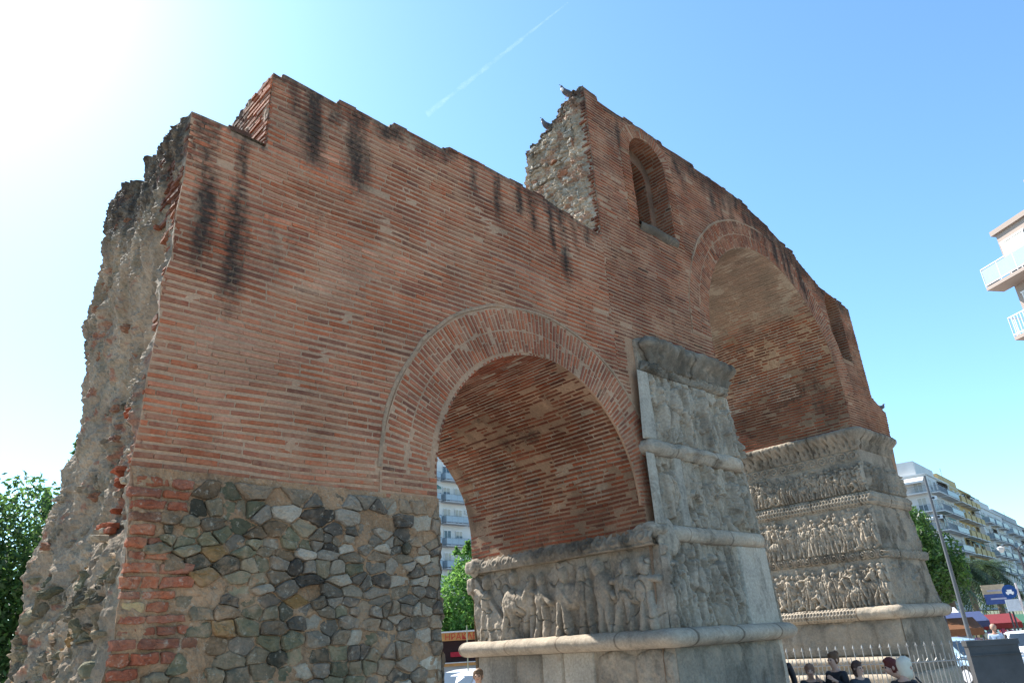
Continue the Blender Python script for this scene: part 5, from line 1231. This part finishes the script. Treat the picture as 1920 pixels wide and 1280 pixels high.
def along(px, py, R, z=GZ-.11): p = at_dist(px, py, R); return (float(p[0]), float(p[1]), z)
WH = (.72, .73, .75)
car('white hatchback parked nearest beyond the small arch', along(888, 1262, 27), rad(8), WH, 'hatch')
car('white saloon parked behind the nearest hatchback beyond the small arch', along(868, 1255, 31.5), rad(6), (.66, .68, .70), 'sedan')
car('pale blue car parked behind the iron fence', along(1786, 1225, 31, GZ), rad(60), (.35, .48, .60), 'hatch')
car('white saloon at the right edge behind the man in the blue shirt', along(1924, 1195, 38, GZ), rad(20), WH, 'sedan')
for i, (px, R, cl, lb) in enumerate([(1842, 70, (.03, .03, .035), 'black car in the queue below the palms'), (1868, 76, (.35, .03, .03), 'dark red car in the queue below the palms'), (1888, 84, (.4, .41, .42), 'silver car in the queue below the blue sign'), (1908, 92, (.6, .6, .6), 'white car furthest along the avenue'), (1818, 66, (.1, .12, .16), 'dark blue car in the queue behind the tall pole')]):
    car(lb, along(px, 1175, R, GZ), rad(6), cl, 'sedan' if i % 2 else 'hatch', 'cars queued on the avenue')

# ------------------------------------------------------------------ kiosk seen through the small arch
c = along(866, 1230, 35, GZ)
t = thing('food_kiosk', 'orange open fronted kiosk with red lettering on its fascia beyond the small arch', 'kiosk', c, rad(-38))
M_OR = plain('orange_timber', (.50, .24, .07), .6, var=.15); M_OR2 = plain('dark_kiosk_inside', (.05, .03, .035), .8)
mb = MB(); mb.box((-1.7, -.2, 0), (1.9, 1.9, 1.38)); mb.build('counter_wall', M_WALLG, t)
mb = MB(); mb.box((-1.7, -.30, 1.38), (1.9, 1.9, 1.5)); mb.box((-1.55, -.12, 1.5), (-1.15, 1.9, 2.42)); mb.box((1.7, -.2, 1.5), (1.85, 1.9, 2.42)); mb.build('frame', M_OR, t)
mb = MB(); mb.box((-1.15, .5, 1.5), (1.7, 1.9, 2.42)); mb.box((-.9, .46, 1.6), (-.4, .5, 2.1)); mb.build('interior', M_OR2, t)
mb = MB(); mb.box((-1.75, -.45, 2.42), (1.95, 1.95, 2.75)); mb.build('fascia', M_OR, t)
mb = MB(); mb.box((-1.85, -.55, 2.75), (2.05, 2.0, 2.81)); mb.box((-1.7, -.34, 1.5), (1.9, -.28, 1.54)); mb.build('edge_trim', M_WALLW, t)
mb = MB(); mb.ball((-1.35, -.14, 2.15), (.10, .02, .12), 10, (.7, .7, .72, 0)); mb.build('round_emblem', M_ATTR, t)
mb = MB(); mb.box((-.5, .3, 1.75), (.5, .42, 1.95), (.5, .03, .06, 0)); mb.build('red_display', M_ATTR, t)
tc = bpy.data.curves.new('lettering', 'FONT'); tc.body = '\u0397\u03a1\u0391\u039a\u039b\u0395\u0399\u0391'; tc.size = .36; tc.extrude = .01
to = bpy.data.objects.new('lettering', tc); S.collection.objects.link(to); dg = bpy.context.evaluated_depsgraph_get(); lm = bpy.data.meshes.new_from_object(to.evaluated_get(dg)); bpy.data.objects.remove(to)
lo = bpy.data.objects.new('lettering', lm); S.collection.objects.link(lo); lo.parent = t; lo.location = (-.75, -.465, 2.45); lo.rotation_euler = (rad(90), 0, 0); lm.materials.clear(); lm.materials.append(plain('red_letters', (.5, .04, .02), .5))
c = along(876, 1200, 30, GZ)
t = thing('sign_post', 'thin pale post in front of the orange kiosk', 'post', c); mb = MB(); mb.tube([(0, 0, 0), (0, 0, 2.9)], .022, 8, (.30, .30, .2, 0)); mb.build('pole', M_ATTR, t)
mb = MB(); mb.box((-.12, -.04, 1.9), (.12, .04, 2.2), (.55, .45, .05, 0)); mb.build('yellow_plate', M_ATTR, t)

# ------------------------------------------------------------------ poles, lamps and signs on the right
c = along(1733, 892, 38, GZ); tz = float(at_dist(1733, 892, 38)[2])
t = thing('lamp_pole', 'tall plain grey tapering lamp pole rising in front of the white corner block', 'pole', c)
mb = MB(); mb.tube([(0, 0, 0), (0, 0, tz-GZ)], [.10, .05], 14); mb.build('pole', plain('galvanised_steel', (.11, .115, .12), .6, .2, var=.1), t)
mb = MB(); mb.tube([(0, 0, 0), (0, 0, .35)], .26, 14); mb.build('base', M_DARK, t)
def lantern(label, px, py, R, arms=1, grp=None):
    top_ = float(at_dist(px, py, R)[2])-GZ; c = along(px, py, R, GZ); t = thing('street_lamp', label, 'street lamp', c, rad(-40), grp)
    mb = MB(); mb.tube([(0, 0, 0), (0, 0, top_-.3)], [.07, .035], 8); mb.tube([(0, 0, 0), (0, 0, .5)], [.12, .09], 8); mb.build('pole', M_DARK, t)
    for sg in ((-1, 1) if arms == 2 else (-1,)):
        a = np.linspace(0, math.pi*.75, 10); mb = MB(); P = np.stack([sg*(.45-.45*np.cos(a)), 0*a, top_-.3+.35*np.sin(a)], -1); mb.tube(P, .022, 6); mb.build('arm', M_DARK, t)
        e = P[-1]; mb = MB(); mb.tube([e+[0, 0, .06], e, e-[0, 0, .10], e-[0, 0, .22]], [.02, .16, .14, .05], 10, (.5, .5, .48, 0)); mb.build('lamp_head', M_ATTR, t)
lantern('dark street lamp with a curved arm close behind the second pier', 1757, 1105, 33)
lantern('dark street lamp with two curved arms beside the blue sign', 1906, 1022, 40, 2)
c = along(1896, 1120, 42, GZ)
t = thing('road_sign', 'round blue road sign with a white car symbol above a white plate', 'sign', c, rad(-62))
zt = float(at_dist(1894, 1108, 42)[2])-GZ
mb = MB(); mb.tube([(0.34, 0, 0), (.34, 0, zt+.35)], .04, 8, (.55, .5, .5, 0)); mb.build('pole', M_ATTR, t)
mb = MB(); mb.tube([(0, 0, zt), (0, -.03, zt)], .30, 28, (.01, .06, .22, 0)); mb.build('disc', M_ATTR, t)
mb = MB(); mb.box((-.16, -.045, zt-.10), (.16, -.036, zt-.01), (.75, .75, .75, 0)); mb.box((-.10, -.045, zt-.01), (.10, -.036, zt+.08), (.75, .75, .75, 0)); mb.tube([(-.09, -.036, zt-.11), (-.09, -.047, zt-.11)], .04, 10, (.75, .75, .75, 0)); mb.tube([(.09, -.036, zt-.11), (.09, -.047, zt-.11)], .04, 10, (.75, .75, .75, 0)); mb.build('car_symbol', M_ATTR, t)
mb = MB(); mb.box((-.28, -.03, zt-.85), (.28, 0, zt-.34), (.5, .55, .6, 0)); mb.build('plate', M_ATTR, t)
for (px, py, R, w, h, col, lb) in [(1863, 1107, 48, 1.1, .62, (.52, .47, .34), 'cream rectangular shop sign left of the round blue sign'), (1872, 1122, 47, 1.2, .5, (.05, .10, .30), 'dark blue rectangular sign just below the cream sign')]:
    c = along(px, py, R, GZ); z = float(at_dist(px, py, R)[2])-GZ; t = thing('shop_sign', lb, 'sign', c, rad(-60))
    mb = MB(); mb.box((-w/2, -.05, z-h/2), (w/2, .05, z+h/2), (*col, 0)); mb.box((-w*.3, -.06, z-.03), (w*.3, -.05, z+.05), (.4, .45, .6, 0)); mb.build('board', M_ATTR, t)
    mb = MB(); mb.tube([(w*.4, 0, 0), (w*.4, 0, z)], .045, 8); mb.build('post', M_DARK, t)
def stall(label, px, py, R, w, col, col2):
    z = float(at_dist(px, py, R)[2])-GZ; c = along(px, py, R, GZ); t = thing('market_stall', label, 'stall', c, rad(-65))
    mb = MB(); mb.add([[-w/2, -1, z-.25], [w/2, -1, z-.25], [w/2, 1, z+.25], [-w/2, 1, z+.25], [-w/2, -1, z-.55], [w/2, -1, z-.55]], [[0, 1, 2, 3], [4, 5, 1, 0]], (*col, 0)); mb.box((-w/2, .9, z-.6), (w/2, .98, z+.2), (*col, 0)); mb.build('canopy', M_ATTR, t)
    mb = MB(); mb.box((-w/2+.1, -.7, 0), (w/2-.1, .6, .9), (*col2, 0)); mb.build('counter', M_ATTR, t)
    for sx in (-1, 1):
        for y in (-.9, .9): mb = MB(); mb.tube([(sx*(w/2-.08), y, 0), (sx*(w/2-.08), y, z-.2)], .03, 6); mb.build('leg', M_DARK, t)
    mb = MB(); r = random.Random(px)
    for i in range(14): x = r.uniform(-w/2+.2, w/2-.3); mb.box((x, -.65, .9), (x+r.uniform(.1, .3), -.2, .9+r.uniform(.1, .45)), (r.uniform(.1, .6), r.uniform(.1, .5), r.uniform(.1, .5), 0))
    mb.build('goods', M_ATTR, t)
stall('market stall with a blue and white canopy right of the second pier', 1800, 1156, 50, 2.4, (.04, .055, .13), (.3, .15, .06))
stall('market stall with an orange canopy below the blue one', 1792, 1168, 44, 1.9, (.14, .06, .025), (.45, .05, .04))
stall('market stall with a red canopy behind the metal board', 1848, 1160, 54, 3.2, (.17, .02, .02), (.55, .55, .55))
stall('white topped market stall close to the edge of the second pier', 1757, 1148, 52, 2.2, (.5, .52, .55), (.1, .1, .12))
stall('green topped market stall near the round blue sign', 1888, 1160, 58, 2.4, (.04, .12, .07), (.2, .2, .22))

# ------------------------------------------------------------------ vapour trail
P0 = ray(800, 215); P1 = ray(1065, 5); P0 = P0/np.linalg.norm(P0)*4200; P1 = P1/np.linalg.norm(P1)*4200
mt, t_, b_ = newmat('thin_vapour'); b_.inputs['Base Color'].default_value = (1, 1, 1, 1); b_.inputs['Roughness'].default_value = 1
tl = t_.nodes.new('ShaderNodeBsdfTranslucent'); tl.inputs[0].default_value = (1, 1, 1, 1); tp = t_.nodes.new('ShaderNodeBsdfTransparent'); ms = t_.nodes.new('ShaderNodeMixShader')
t_.links.new(tp.outputs[0], ms.inputs[1]); t_.links.new(tl.outputs[0], ms.inputs[2]); t_.links.new(ms.outputs[0], t_.nodes['Material Output'].inputs[0])
n1 = noise(t_, .012, 5, .7); t_.links.new(mrange(t_, n1, .40, .70, 0.0, .03), ms.inputs[0])
mb = MB(); n = 60; s_ = np.linspace(0, 1, n)[:, None]; C_ = P0*(1-s_)+P1*s_; rr = 9+9*np.abs(vn(s_[:, 0]*30, 0))*1.0
mb.tube(C_, rr*np.clip(1.3*(1-s_[:, 0])+.25, .2, 1), 8, cap=False); o = mb.build('vapour_trail', mt, None, True)
tag(o, 'faint white vapour trail high in the blue sky above the arch', 'vapour trail')

# neighbours of the flats behind the arch
apartment('cream block of flats standing left of the bluish white block behind the arch', (32.0, 83.0), GZ, (1, 0), 25, (0, -1), 12, 8, 3.0, M_WALLC,
          dict(bays=[(.8, 5, 'b'), (7.5, 4, 'bb'), (13, 5, 'b'), (19, 5, 'b')], side=False, dark=True, shop=True, awn=.3, awnm=M_AWN), seed=12, slabm=M_WALLW)
apartment('grey block of flats standing right of the bluish white block behind the arch', (80.0, 82.5), GZ, (1, 0), 24, (0, -1), 12, 7, 3.0, M_WALLG,
          dict(bays=[(.8, 5, 'bb'), (7.5, 4, 'b'), (13, 5, 'b'), (19, 4, 'b')], side=False, dark=True, shop=True, awn=.3, awnm=M_AWNG), seed=13, slabm=M_WALLW)
